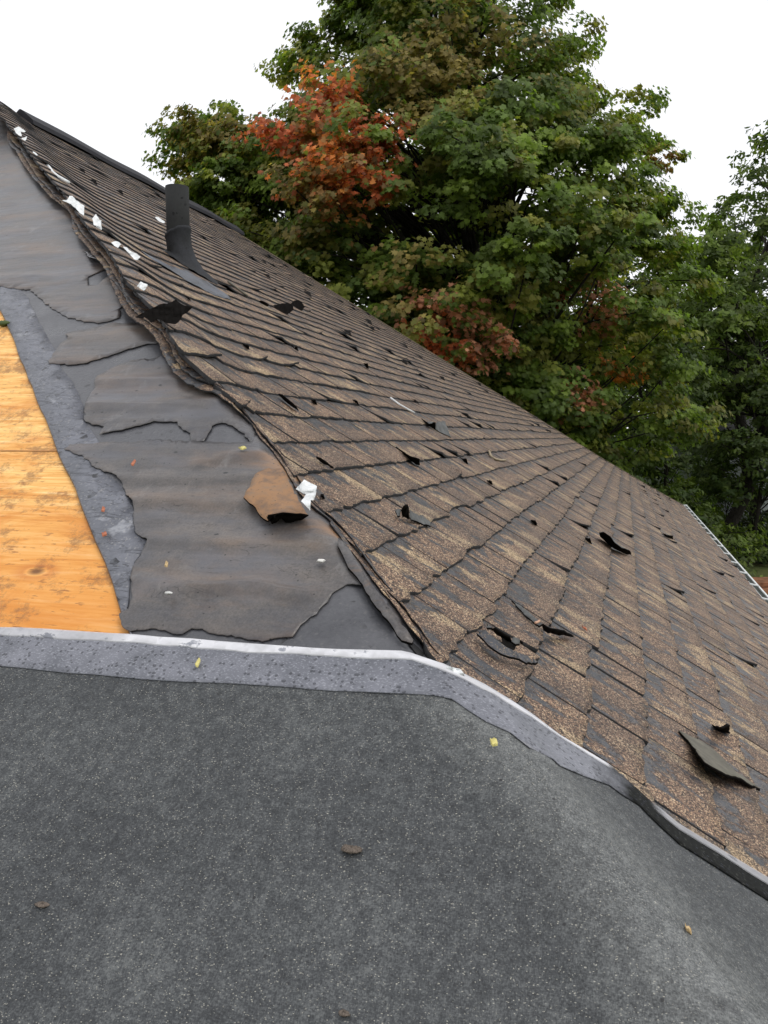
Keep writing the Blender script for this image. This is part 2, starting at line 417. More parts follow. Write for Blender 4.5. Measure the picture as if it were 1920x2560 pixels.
def membrane_mat():
    t = NT('granular_membrane', .58, .45); o = t.obj()
    big = t.noise(o, 4.5, 4, .55); med = t.noise(o, 60, 5, .7)
    fib = t.noise(t.obj((520, 230, 300), rot=(0, 0, .6)), 1.0, 2, .6)
    fib2 = t.noise(t.obj((230, 560, 300), rot=(0, 0, -.4)), 1.0, 2, .6)
    s_ = t.math('ADD', t.math('MULTIPLY', big, .17), t.math('ADD', t.math('MULTIPLY', med, .29), t.math('ADD', t.math('MULTIPLY', fib, .29), t.math('MULTIPLY', fib2, .25))))
    c = t.ramp(s_, [(.40, (.016, .018, .020)), (.5, (.045, .049, .052)), (.60, (.112, .118, .118))])
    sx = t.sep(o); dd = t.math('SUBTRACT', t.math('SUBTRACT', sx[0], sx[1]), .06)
    sheen_bnd = t.ramp(t.math('ADD', t.math('MULTIPLY', t.math('ABSOLUTE', dd), 4.0), t.math('MULTIPLY', t.math('SUBTRACT', t.noise(o, 9, 4), .5), .9)), [(.05, 1), (.75, 0)])  # pale band along the hip fold: grazing sky sheen painted into the colour
    c = t.mix(t.math('MULTIPLY', sheen_bnd, .6), c, t.ramp(s_, [(.42, (.07, .074, .074)), (.60, (.29, .30, .29))]))
    r = t.sep(t.vor(t.obj((1, .55, .8), rot=(0, 0, .5)), 1150)); c = t.mix(t.ramp(r[0], [(.962, 0), (1.0, .7)]), c, (.48, .46, .39))
    c = t.mix(t.ramp(r[1], [(.95, 0), (.99, .6)]), c, (.012, .013, .014))
    c = t.mix(t.ramp(t.noise(t.obj((11, 5, 6), rot=(0, 0, .5)), 1.0, 7, .72), [(.60, 0), (.70, .45)]), c, (.028, .029, .031))
    # scattered black crumbs
    v2 = t.vor(o, 55, 'Distance'); c = t.mix(t.math('MULTIPLY', t.ramp(v2, [(.09, 1), (.14, 0)]), t.ramp(t.sep(t.vor(o, 55))[0], [(.80, 0), (.82, .85)])), c, (.012, .012, .013))
    t.col(c); t.bump(t.math('ADD', fib, t.math('MULTIPLY', fib2, .8)), .0009, .7); return t.m
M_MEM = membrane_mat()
def selvage_mat():
    t = NT('smooth_selvage', .36, .5); o = t.obj(); sx = t.sep(o)
    a = t.noise(o, 14, 4, .6); fl = t.noise(t.obj((480, 220, 220), rot=(0, 0, .3)), 1.0, 2, .5)
    c = t.ramp(a, [(.3, (.095, .10, .118)), (.7, (.185, .19, .22))])
    c = t.mix(t.ramp(fl, [(.54, 0), (.66, .45)]), c, (.38, .39, .43))
    # the film ends towards the lower right: bare black bitumen there
    e = t.math('ADD', sx[1], t.math('MULTIPLY', t.math('SUBTRACT', t.noise(o, 30, 4), .5), .07))
    film = t.ramp(t.math('ADD', t.math('MULTIPLY', e, 5), 2.45), [(.45, 0), (.75, 1)])
    blk = t.ramp(t.noise(o, 170, 3), [(.4, (.003, .0035, .003)), (.62, (.010, .011, .01)), (.74, (.10, .10, .09))])
    c = t.mix(film, blk, c)
    t.col(c)
    t.rough(t.mix(film, .62, t.ramp(a, [(.35, .28), (.65, .46)])))
    t.link(t.math('ADD', t.math('MULTIPLY', film, .4), .1), t.b.inputs['Specular IOR Level'])
    # beads of water
    vd = t.vor(o, 150, 'Distance'); vc = t.sep(t.vor(o, 150))
    bead = t.math('MULTIPLY', t.ramp(vd, [(.0, 1), (.34, .75), (.42, 0)]), t.ramp(vc[0], [(.68, 0), (.72, 1)]))
    dr = t.mix(t.math('MULTIPLY', bead, .8), c, (.03, .032, .04)); t.col(dr)
    t.bump(bead, .0022, .8); return t.m
M_SEL = selvage_mat()
def film_mat():
    t = NT('white_release_film', .45, .4); o = t.obj()
    a = t.noise(t.obj((30, 18, 20)), 1.0, 5, .7)
    c = t.ramp(a, [(.3, (.56, .56, .58)), (.52, (.68, .68, .71)), (.60, (.72, .72, .74)), (.64, (.30, .31, .35))])
    t.col(c)
    sx = t.sep(o)                            # thin and see-through where it crosses the plywood
    al = t.ramp(t.math('ADD', t.math('MULTIPLY', sx[1], -2.0), 1.35), [(.40, .62), (.48, .93)])
    e1 = t.math('ADD', t.math('MULTIPLY', sx[1], -1.0), t.math('MULTIPLY', t.math('SUBTRACT', t.noise(o, 40, 3), .5), .03))
    g2 = t.ramp(e1, [(.362, 1), (.372, .0), (.425, .0), (.45, .5)])
    al = t.math('MULTIPLY', al, g2)
    t.link(al, t.b.inputs['Alpha']); return t.m
M_FILM = film_mat()
M_WHITE = plain('white_paper', (.70, .72, .72), .6, .4, .2, 60)
M_GUT = plain('white_painted_gutter', (.74, .77, .76), .35, .5, .06, 12, .0002)
M_GUTIN = plain('weathered_gutter_inside', (.30, .33, .31), .5, .4, .3, 10, .0005)
M_RIDGE = plain('black_ridge_strip', (.016, .016, .020), .65, .25, .25, 25, .0006)
M_PIPE = asphalt_mat('painted_vent_pipe', (.022, .023, .023), (.034, .035, .035), .85, 0, bump=.0006)
M_BOOT = asphalt_mat('lead_boot', (.016, .017, .018), (.040, .042, .048), .75, 0, bump=.001)
M_SCRAP = plain('olive_backed_shingle', (.115, .105, .078), .6, .4, .35, 25)
M_GREY = plain('grey_shingle_back', (.085, .088, .085), .6, .4, .35, 30)
def leafmat(name, tr=.45):
    t = NT(name, .55, .35); c = t.attr('col', 'Color'); t.col(c)
    sh = t.n('BsdfTranslucent'); t.link(t.mix(1.0, c, (1.25, 1.35, .7), 'MULTIPLY'), sh.inputs[0])
    m = t.n('MixShader'); m.inputs[0].default_value = tr
    out = t.t.nodes['Material Output']
    t.link(t.b.outputs[0], m.inputs[1]); t.link(sh.outputs[0], m.inputs[2]); t.link(m.outputs[0], out.inputs[0]); return t.m
M_PLATE = asphalt_mat('weathered_lead', (.05, .056, .068), (.12, .13, .155), .45, 0)
for m_ in (M_PIPE, M_BOOT): m_.node_tree.nodes['Principled BSDF'].inputs['Specular IOR Level'].default_value = .2
M_LEAF = leafmat('leaf', .52)
def bark_mat():
    t = NT('bark', .9, .2); a = t.noise(t.obj((9, 9, 2)), 2.0, 5, .65)
    t.col(t.ramp(a, [(.3, (.010, .009, .007)), (.7, (.040, .034, .028))])); t.bump(a, .02); return t.m
M_BARK = bark_mat()

# ------------------------------------------------------------ the house
GZ = -4.1                                    # ground level
YR = 4.5                                     # ridge line
YE = -1.37                                   # eave
house = empty('house', (6.3, 4.5, GZ), 'house with brown shingles on one roof slope, bare plywood and torn felt on the other', 'house')
FAR = [(8.3, 4.5), (8.95, 3.7), (9.75, 2.6), (10.67, 1.29), (11.5, 0.0), (12.55, -.75), (13.35, -1.12), (14.05, YE)]
def roof_mesh(name, poly, zf, mat, label=None, thick=.12):
    n = len(poly); V = [(x, y, zf(x, y)) for x, y in poly] + [(x, y, zf(x, y) - thick) for x, y in poly]
    F = [tuple(range(n)), tuple(range(2 * n - 1, n - 1, -1))] + [(i, n + i, n + (i + 1) % n, (i + 1) % n) for i in range(n)]
    o = mesh_obj(name, V, F, mat, house, smooth=False)
    if label: o['label'] = label
    return o
ZE = TT * YE
roof_mesh('roof_deck', [(YE, YE), (14.05, YE)] + FAR[::-1][1:] + [(4.5, 4.5)], lambda x, y: TT * y - .003, M_SHB)
YB = 2 * YR - YE
roof_mesh('plywood_deck', [(YE, YE + .07), (4.43, 4.5), (YE, YB)], lambda x, y: TT * x - .006, M_PLY, 'bare plywood sheathing, orange-yellow, with knots')
roof_mesh('back_roof', [(4.5, 4.5), (8.3, 4.5), (14.05, YB), (YE, YB)], lambda x, y: TT * (2 * YR - y) - .003, M_SHB)
farp = [(x, y) for x, y in FAR]
V = [(x, y, TT * y - .006) for x, y in farp] + [(14.05, YB, ZE)]; 
mesh_obj('far_roof', V, [(len(farp), i + 1, i) for i in range(len(farp) - 1)], M_SHB, house, smooth=False)
def box(V, F, x0, x1, y0, y1, z0, z1):
    b = len(V); V += [(x, y, z) for x in (x0, x1) for y in (y0, y1) for z in (z0, z1)]
    F += [tuple(b + i for i in q) for q in ((0, 1, 3, 2), (4, 6, 7, 5), (0, 4, 5, 1), (2, 3, 7, 6), (0, 2, 6, 4), (1, 5, 7, 3))]
def siding_mat(name, c):
    t = NT(name, .6, .3); o = t.obj(); z = t.sep(o)[2]
    wv = t.math('FRACT', t.math('MULTIPLY', z, 7.0)); g = t.ramp(wv, [(0, .35), (.1, 1), (1, .92)])
    t.col(t.mix(1.0, c, g, 'MULTIPLY')); t.bump(wv, .01); return t.m
V, F = [], []; box(V, F, YE + .4, 13.6, YE + .4, YB - .4, GZ, ZE - .12); mesh_obj('wall', V, F, siding_mat('pale_siding', (.5, .5, .47)), house, smooth=False)
V, F = [], []; box(V, F, YE + .02, 14.0, YE - .005, YE + .02, ZE - .2, ZE - .02); mesh_obj('fascia', V, F, M_GUT, house, smooth=False)
# seam between plywood sheets: a real gap
xs, _ = hit(0, 1122, 0, 'L')
V, F = [], []
for q in range(1): 
    b = 0; V = [(xs - .002, -1, TT * (xs - .002) - .0045), (xs + .002, -1, TT * (xs + .002) - .0045), (xs + .002, 6, TT * (xs + .002) - .0045), (xs - .002, 6, TT * (xs - .002) - .0045)]
V = [(x, max(y, x + .1), z) for x, y, z in V]
mesh_obj('plywood_joint', V, [(0, 1, 2, 3)], plain('dark_joint', (.42, .19, .06), .8), house, smooth=False)

# gutter (K-shaped trough) with hangers
gy0, gy1 = YE - .002, YE - .058; gt = ZE + .012
prof = [(gy0, gt), (gy0, gt - .10), (gy0 - .01, gt - .115), (gy1 + .02, gt - .115), (gy1 + .01, gt - .07), (gy1, gt - .03), (gy1, gt), (gy1 + .016, gt + .004), (gy1 + .016, gt - .008),
        (gy1 + .004, gt - .03), (gy1 + .014, gt - .068), (gy1 + .024, gt - .110), (gy0 - .012, gt - .110), (gy0 - .004, gt - .098), (gy0 - .004, gt)]
V = [(x, y, z) for x in (-1.3, 14.08) for y, z in prof]; n = len(prof)
F = [(i, (i + 1) % n, n + (i + 1) % n, n + i) for i in range(n)]
gut = mesh_obj('gutter', V, F, [M_GUT, M_GUTIN], house, smooth=False, midx=[1 if 8 <= i <= 13 else 0 for i in range(n)])
gut['label'] = 'white metal gutter along the eave with spaced hanger straps'
V, F = [], []; box(V, F, 14.075, 14.082, gy1, gy0, gt - .115, gt + .012); mesh_obj('gutter_end_cap', V, F, M_GUT, gut, smooth=False)
hx = 13.85; hz = 0
while hx > 1.0:
    V, F = [], []; box(V, F, hx - .016, hx + .016, gy1 + .010, gy0 + .022, gt + .004, gt + .012)
    for i, (x, y, z) in enumerate(V):
        if y > gy0: V[i] = (x, y, z + .012)
    mesh_obj('gutter_hanger', V, F, M_GUT, gut, smooth=False); hx -= .62
# ridge strip, black, on the ridge
V, F = [], []
prr = [(-.13, -.055), (-.12, -.015), (-.015, .075), (.0, .082), (.015, .075), (.12, -.015), (.13, -.055)]
xsr = np.linspace(4.75, 8.75, 24)
for x in xsr:
    dz = .006 * math.sin(x * 5) + .01 * vnoise(x * 1.3, 1.0, 5)
    for a, b in prr: V.append((x, YR + a, TT * YR + b + float(dz)))
n = len(prr)
for i in range(len(xsr) - 1):
    for j in range(n - 1): F.append((i * n + j, (i + 1) * n + j, (i + 1) * n + j + 1, i * n + j + 1))
F.append(tuple(range(n))); F.append(tuple((len(xsr) - 1) * n + j for j in range(n - 1, -1, -1)))
rs = mesh_obj('ridge_cap', V, F, M_RIDGE, house, smooth=False); rs['label'] = 'black ridge strip along the top of the roof'

# ------------------------------------------------------------ shingles
CE = .0755 * S                               # one course, measured level
Y0 = -.0035 * S                              # butt line of one measured course
def HB(x, y):
    """slight lift of the old shingles along the hip, sag and waves elsewhere"""
    x = np.asarray(x, float); y = np.asarray(y, float)
    up = np.clip((y - .35) / .7, 0, 1); up = up * up * (3 - 2 * up)
    d = np.clip(x - y, 0, None)
    h = .032 * up * np.exp(-(d / .22) ** 2) + .004 * fbm(x * 1.1, y * 1.7, 3, 2)
    return h + .003
EDGE = [(8, 300)] + ZA([(130, 290), (300, 440), (330, 560), (520, 800), (640, 920), (720, 1040), (800, 1130), (960, 1290), (990, 1400), (1180, 1620)]) + \
       ZB([(340, 180), (480, 300), (560, 450), (640, 600), (700, 680), (800, 800), (900, 900), (1000, 1010), (1130, 1150)]) + \
       [(438, 880), (477, 915), (525, 954), (547, 980), (607, 1037), (655, 1097), (694, 1145), (739, 1190), (745, 1229), (790, 1280), (830, 1304), (852, 1334), (880, 1377), (905, 1401), (930, 1440), (968, 1490), (985, 1502), (1030, 1569), (1062, 1614), (1070, 1641)]
EXY = [hitf(a, b, HB) for a, b in EDGE]
EXY += [(EXY[-1][0] - .12, EXY[-1][1] - .1)]
EXY += [(-.25, -.40), (-.6, -.75), (-1.2, -1.36)]
ey = np.array([p[1] for p in EXY]); ex = np.array([p[0] for p in EXY]); o_ = np.argsort(ey); ey, ex = ey[o_], ex[o_]
dl = ex - ey; dl[2:-2] = .5 * dl[2:-2] + .25 * (dl[1:-3] + dl[3:-1]); ex = ey + dl; EXY = EXY[:-4]; EXY = [(float(np.interp(p[1], ey, ex)), p[1]) for p in EXY] + [(-.3, -.4)] * 4
def xleft(y): return np.interp(y, ey, ex)
fy = np.array([p[1] for p in FAR])[::-1]; fx = np.array([p[0] for p in FAR])[::-1]
def xfar(y): return np.interp(y, fy, fx)
SV, SF, SM, SA = [], [], [], []; sbase = 0
kmin = int(math.floor((Y0 - YE) / CE)); kmax = int((YR - Y0) / CE)
for k in range(-kmin - 1, kmax + 1):
    yb = Y0 + k * CE; yt = min(yb + CE, YR + .02)
    if yb < YE - .02: yb = YE - .01
    rd0 = random.random() * 50
    x = float(xleft(yb)) + random.uniform(-.01, .03) - .3; off = random.random(); xe = float(xfar(yb)) + .02
    x = math.floor(x / .29) * .29 + (k % 2) * .145 + off * .04
    while x < xe:
        wtab = .29 * random.choice([1, 1, 1, .5, .5, 1.5, .75]); xa, xb = x, min(x + wtab, xe); x += wtab
        if xb - xa < .015: continue
        dist = math.hypot((xa + xb) / 2 + 1.35, yb + .38)
        st = min(.06, max(.0085, .0062 * dist)); nu = max(3, int((xb - xa) / st) + 1); nv = 6 if dist < 3 else 4
        gap = random.choice([.0015, .003, .005, .007, .009]) * (1 if random.random() < .8 else 0.2)
        rdv = random.random()
        u = np.linspace(0, 1, nu); vv = np.linspace(0, 1, nv); U_, V_ = np.meshgrid(u, vv)
        low = .003 * random.uniform(-1, 1) + (random.random() < .03) * .012
        X = xa + (xb - xa) * U_
        wob = .004 * fbm(V_ * 3 + rdv * 50, U_ * 0 + k, 9, 2)
        X = X + np.where(U_ < .5, gap, -gap) * (np.abs(U_ - .5) * 2) ** 6 + wob * (np.abs(U_ - .5) * 2) ** 2
        butt = yb + low + .012 * fbm(X * 28, k * 3.1 + X * 0, 11, 4) * .8 + .006 * vnoise(X * 2.3, k * 1.0 + X * 0, 4)
        tp = yt + .022
        Y = tp + (butt - tp) * V_
        lift = 0.0
        curl = 0
        if random.random() < .15: curl = random.uniform(.004, .022)
        side = random.random() < .5
        if yb < .02 and xa < .3: curl = 0
        uu = U_ if side else 1 - U_
        H = .0015 + (.0075 + .002 * random.random()) * V_ + .002 * fbm(X * 9, Y * 9 + k, 21, 2) + curl * (uu ** 3) * (V_ ** 2)
        bad = X < xleft(Y)                    # torn away at the hip
        Z = TT * Y + (HB(X, Y) + H) * NZ
        P3 = np.stack([X, Y, Z], 2).reshape(-1, 3)
        idx = np.arange(nu * nv).reshape(nv, nu)
        q = np.stack([idx[1:, :-1], idx[1:, 1:], idx[:-1, 1:], idx[:-1, :-1]], 2).reshape(-1, 4)
        bb = bad.reshape(-1); keep = ~(bb[q].all(1))
        if keep.sum() == 0: continue
        q = q[keep]
        # pull torn vertices onto the tear
        Xt = np.where(bad, xleft(Y) + .01 * fbm(Y * 40, Y * 0 + 3, 8, 3), X); P3[:, 0] = Xt.reshape(-1)
        P3[:, 2] = (TT * Y + (HB(Xt, Y) + H) * NZ).reshape(-1)
        # skirt: rim edges of kept quads
        ed = {}
        for t4 in q.tolist():
            for i in range(4):
                a, b = t4[i], t4[(i + 1) % 4]
                if (b, a) in ed: del ed[(b, a)]
                else: ed[(a, b)] = 1
        rim = [e_ for e_ in ed if not (e_[0] < nu and e_[1] < nu)]
        rv = sorted({i for e_ in rim for i in e_}); ri = {i: nu * nv + j for j, i in enumerate(rv)}
        lowv = P3[rv].copy(); lowv[:, 2] = np.maximum(TT * lowv[:, 1] + (HB(lowv[:, 0], lowv[:, 1]) - .002) * NZ, lowv[:, 2] - .0075)
        torn = bb[rv]; lowv[torn, 2] -= .004
        lowv[:, 1] += .003
        SV.append(P3); SV.append(lowv)
        A = np.stack([X - k * .37, V_, np.full_like(X, (rdv + k * .11) % 1)], 2).reshape(-1, 3)
        SA.append(A); SA.append(A[rv])
        SF.append(q + sbase); SM.append(np.zeros(len(q), int))
        if rim:
            sk = np.array([(b, a, ri[a], ri[b]) for a, b in rim]) + sbase
            SF.append(sk); SM.append(np.ones(len(sk), int))
        sbase += nu * nv + len(rv)
SV = np.concatenate(SV); SF = np.concatenate(SF); SM = np.concatenate(SM); SA = np.concatenate(SA)
so = mesh_obj('shingle_covering', SV, SF, [M_SH, M_SHB], house, smooth=False, midx=SM, attrs={'uvs': ('FLOAT_VECTOR', SA)})
so['label'] = 'worn brown asphalt shingles with lifted and cracked tabs'

# thin trim edge along the far hip
V, F = [], []
for i, (x, y) in enumerate(FAR):
    for dx, dz in ((-.03, .016), (.03, .022), (.05, -.03)): V.append((x + dx, y, TT * y + dz))
for i in range(len(FAR) - 1):
    for j in range(2): F.append((i * 3 + j, (i + 1) * 3 + j, (i + 1) * 3 + j + 1, i * 3 + j + 1))
mesh_obj('hip_edge', V, F, plain('mossy_brown_edge', (.13, .10, .06), .8, .3, .4, 20), house)

# torn layers of old shingle and felt left along the hip
def ribbon(name, i0, i1, off, wid, h0, mat, seed):
    base = [np.array(p) for p in EXY[i0:i1]]; pts = []
    for a, b in zip(base[:-1], base[1:]):
        L_ = np.linalg.norm(b - a); m = max(1, int(L_ / .05)); pts += [a + (b - a) * q / m for q in range(m)]
    pts.append(base[-1]); L, R_ = [], []; n_ = len(pts)
    for j, p in enumerate(pts):
        env = min(1, 5 * j / n_, 5 * (n_ - 1 - j) / n_)
        o1 = off * env + .007 * float(vnoise(p[1] * 5, seed * 1.0, 3)) + .006 * float(vnoise(p[1] * 23, seed * 1.0, 5)) - (1 - env) * .02
        L.append((p[0] - o1 * .7, p[1] + o1 * .7)); R_.append((p[0] - o1 * .7 + wid * .7, p[1] + o1 * .7 - wid * .7))
    out = jag(L, .010, .003, seed, closed=False) + R_[::-1]
    def hf(x, y):
        d = np.clip((x - xleft(y) + off * 1.0) / wid, 0, 1.2)
        return HB(x, y) + h0 + .010 - .016 * d ** 2 + .004 * fbm(x * 9, y * 9, seed, 2)
    try:
        o = sheet(name, out, [], hf, mat, house, .016, .006, k=.0, thick=.0035, mats=M_SHB, attrs_fn=lambda V: {'uvs': ('FLOAT_VECTOR', np.column_stack([V[:, 0] + V[:, 1], .5 + .4 * np.sin(V[:, 0] * 9 + seed), np.full(len(V), seed * .137 % 1)]))})
    except Exception as e_: print('ribbon failed', name, e_)
ne = len(EXY) - 4

# ------------------------------------------------------------ layers on the left slope
HIPC = lambda pts: P(pts, .01)
# bare asphalt sheet below everything, from the plywood edge to a little over the hip
ply_edge = ZD([(-60, 590)]) + Z1([(0, 1205), (60, 1340), (120, 1498)]) + Z2([(150, 190), (300, 560), (340, 670), (430, 860), (520, 1080), (640, 1390), (690, 1560), (765, 1740)]) + [(345, 1640)]
top_l = [(-1.0, 0)]
pl = P(ply_edge, 0, 'L')
hipline = [(-.03, -.045), (.3, .27), (.9, .86), (2, 1.95), (3, 2.94), (4.3, 4.28)]
felt_out = pl[::-1]
old_poly = jag(pl[1:], .05, .002, 2, closed=False) + [(-.12, .25), (-.16, -.16), (-.03, -.10)] + [(.3, .225), (.9, .84), (2, 1.93), (3, 2.92), (4.42, 4.38), (4.35, 6.0), (2.2, 6.0)]
sheet('asphalt_sheet', old_poly, [], lambda x, y: .0025 + .0006 * fbm(x * 6, y * 6, 2), M_OLD, house, .05, .03, k=.012, thick=.004, label='dark grey asphalt sheet exposed where the felt is torn')
strip_r = Z1([(0, 1060), (110, 1095), (160, 1150), (230, 1290), (330, 1470)]) + Z2([(330, 80), (345, 160), (395, 225), (455, 320), (485, 400), (482, 460), (530, 530), (575, 605), (560, 640), (560, 750), (670, 825), (720, 885), (770, 990), (775, 1060), (850, 1160), (820, 1230), (770, 1290), (752, 1390), (745, 1520), (720, 1640), (790, 1740)])
st_poly = jag(pl[1:], .05, .002, 2, closed=False) + jag(P(strip_r, 0, 'L')[::-1], .03, .003, 5, closed=False)
sheet('membrane_strip', st_poly, [], lambda x, y: .0042 + .0004 * fbm(x * 6, y * 6, 3), M_STRIP, house, .05, .03, k=0, thick=.003, label='cracked blue-grey membrane strip beside the plywood')

# wrinkles in the felt
WR = [Z2([(560, 265), (870, 260), (1150, 250)]), Z2([(490, 410), (860, 410), (1000, 400), (1250, 375)]), Z2([(760, 955), (900, 955), (1150, 975), (1450, 970)]),
      Z2([(870, 1185), (1100, 1195), (1400, 1210), (1750, 1225)]), Z2([(790, 1420), (960, 1465), (1250, 1465), (1450, 1450), (1750, 1510)]), Z2([(1150, 745), (1300, 700), (1480, 685)]),
      Z1([(-200, 1040), (200, 1035), (570, 1060)]), Z1([(-200, 380), (0, 372), (90, 365), (170, 360)]), Z1([(-200, 700), (100, 690), (260, 668), (400, 655)]), Z1([(-200, 930), (0, 925), (300, 900)]),
      Z1([(-200, 520), (100, 515), (300, 490)]), Z1([(-200, 600), (100, 610), (330, 590)]), Z1([(-200, 250), (60, 245)]), Z1([(-200, 450), (60, 440), (230, 430)]), Z1([(0, 780), (300, 760), (450, 745)]), Z1([(350, 1390), (600, 1380), (900, 1360)]), Z2([(600, 820), (900, 830), (1200, 830), (1500, 810)])]
WRX = [P(q, 0, 'L') for q in WR]
WRA = [.010, .013, .014, .012, .016, .012, .014, .014, .015, .012, .011, .010, .011, .011, .009, .008, .008]
def wr(x, y):
    h = np.zeros_like(x)
    for q, A in zip(WRX, WRA):
        best = np.full_like(x, 9.0); sg = np.zeros_like(x)
        for (a, b), (c, d) in zip(q[:-1], q[1:]):
            ux, uy = c - a, d - b; L2 = ux * ux + uy * uy
            t_ = np.clip(((x - a) * ux + (y - b) * uy) / L2, 0, 1)
            dx, dy = x - a - t_ * ux, y - b - t_ * uy; dd = np.hypot(dx, dy)
            sg = np.where(dd < best, np.sign(dx), sg); best = np.minimum(best, dd)
        w_ = np.where(sg > 0, .020, .007) * (1 + .8 * vnoise(x * 3, y * 5, 77)); A = A * .5 * (1 + 1.3 * vnoise(x * 2 + 3, y * 4, 78))
        h += A * np.exp(-(best / w_) ** 2)
    return h
def felt_h(x, y): return .0056 + wr(x, y) + .0006 * (fbm(x * 7, y * 1.3, 31, 2) + .5) + .002 * np.clip(fbm(x * 2.1, y * 1.1, 37, 2), 0, 1)
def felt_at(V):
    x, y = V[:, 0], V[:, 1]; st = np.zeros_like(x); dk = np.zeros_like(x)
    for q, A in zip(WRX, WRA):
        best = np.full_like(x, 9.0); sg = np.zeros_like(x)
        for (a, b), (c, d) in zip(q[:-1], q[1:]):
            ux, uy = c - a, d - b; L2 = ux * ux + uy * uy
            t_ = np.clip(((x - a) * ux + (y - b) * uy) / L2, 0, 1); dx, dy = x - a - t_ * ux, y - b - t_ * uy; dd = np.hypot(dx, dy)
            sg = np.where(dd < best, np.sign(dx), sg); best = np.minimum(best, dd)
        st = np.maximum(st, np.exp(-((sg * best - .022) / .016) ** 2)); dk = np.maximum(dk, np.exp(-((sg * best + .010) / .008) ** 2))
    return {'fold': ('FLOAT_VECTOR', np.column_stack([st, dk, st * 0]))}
def right_side(ya, yb_):
    return [(y + .10 + .008 * math.sin(y * 21), y) for y in np.linspace(ya, yb_, max(3, int(abs(yb_ - ya) / .12)))]
def hx_of(p): return hit(*p, 0, 'L')[1]
# upper sheet
upL = Z2([(960, 20), (830, 40), (720, 75), (620, 110), (525, 138), (440, 155), (290, 150), (310, 100), (365, 20)]) + Z1([(375, 1400), (385, 1350), (500, 1328), (640, 1305), (800, 1298), (900, 1290), (870, 1215), (880, 1190), (800, 1165), (750, 1180), (700, 1210), (690, 1265), (620, 1285), (560, 1300), (500, 1290), (440, 1285), (350, 1245), (270, 1185), (205, 1135), (160, 1110), (0, 1085), (-300, 1080)])
a_ = P(upL, 0, 'L')
poly = [(a_[0][1] + .08, a_[0][1] + .0)] + jag(jag(a_, .06, .006, 12, closed=False), .010, .005, 13, closed=False) + [(1.9, 3.5), (3.0, 6.0), (4.3, 6.0), (4.5, 4.45)] + [(y + .09, y) for y in np.linspace(4.2, a_[0][1] + .1, 24)]
hole1 = jag(P(Z1([(0, 815), (120, 830), (260, 850), (380, 820), (480, 845), (540, 860), (500, 880), (490, 910), (330, 905), (160, 925), (0, 930), (-200, 935), (-200, 812)]), 0, 'L'), .03, .005, 3)
hole2 = jag(P(Z1([(510, 1030), (600, 990), (630, 960), (650, 975), (640, 1020), (560, 1080), (505, 1080)]), 0, 'L'), .03, .004, 4)
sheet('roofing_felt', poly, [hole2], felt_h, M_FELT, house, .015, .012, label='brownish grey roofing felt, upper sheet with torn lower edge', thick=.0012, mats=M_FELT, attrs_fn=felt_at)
# middle sheet
mid = Z2([(1060, 118), (990, 92), (870, 122), (760, 130), (640, 178), (560, 225), (552, 280), (500, 360), (486, 430), (490, 492), (590, 520), (575, 560), (640, 550), (700, 540), (780, 515), (880, 495), (1020, 490), (1050, 540), (1110, 550), (1110, 590), (1170, 600), (1190, 560), (1222, 505), (1290, 488), (1350, 520), (1400, 560), (1438, 606)])
a_ = P(mid, 0, 'L'); y1 = a_[-1][1]; y0 = a_[0][1]
poly = jag(jag(a_, .05, .005, 14, closed=False), .009, .004, 13, closed=False) + right_side(y1 - .0, y0 + .02)
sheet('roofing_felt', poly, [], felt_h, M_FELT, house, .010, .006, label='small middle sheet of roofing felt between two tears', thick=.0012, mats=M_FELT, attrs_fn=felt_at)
# lower sheet
low_ = Z2([(1440, 606), (1300, 606), (1170, 600), (900, 598), (560, 608), (400, 620), (365, 652), (480, 690), (530, 740), (640, 790), (700, 850), (730, 920), (765, 990), (770, 1060), (800, 1120), (855, 1180), (835, 1220), (775, 1310), (757, 1400), (765, 1480), (740, 1570), (690, 1592), (680, 1605), (712, 1670), (760, 1685), (900, 1680), (1000, 1710), (1050, 1715), (1100, 1690), (1160, 1690)]) + \
       Z3([(90, 1345), (300, 1370), (480, 1350), (520, 1290), (600, 1230), (640, 1190), (690, 1130), (760, 1092), (835, 1082), (900, 1170), (960, 1250), (1010, 1300)])
a_ = P(low_, 0, 'L')
poly = jag(jag(a_, .05, .004, 15, closed=False), .008, .003, 13, closed=False) + right_side(a_[-1][1] - .015, a_[0][1] + .02)
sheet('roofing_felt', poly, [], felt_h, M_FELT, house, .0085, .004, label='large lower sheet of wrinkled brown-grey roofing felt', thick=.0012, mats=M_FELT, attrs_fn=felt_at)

# ribbons of torn layers
for q, (i0, i1) in enumerate([(0, 10), (7, 15), (12, 21), (18, 26), (23, 32), (29, 37), (34, ne)]):
    for l_ in range(2):
        a0 = max(0, i0 + (q * 2 + l_) % 3 - 1); a1 = min(ne, i1 + (q + l_) % 3)
        if a1 - a0 < 3: continue
        ribbon('torn_shingle_layer', a0, a1, (.015 - .020 * l_), .05, .003 * l_ - .003, M_SH, 40 + q * 5 + l_)

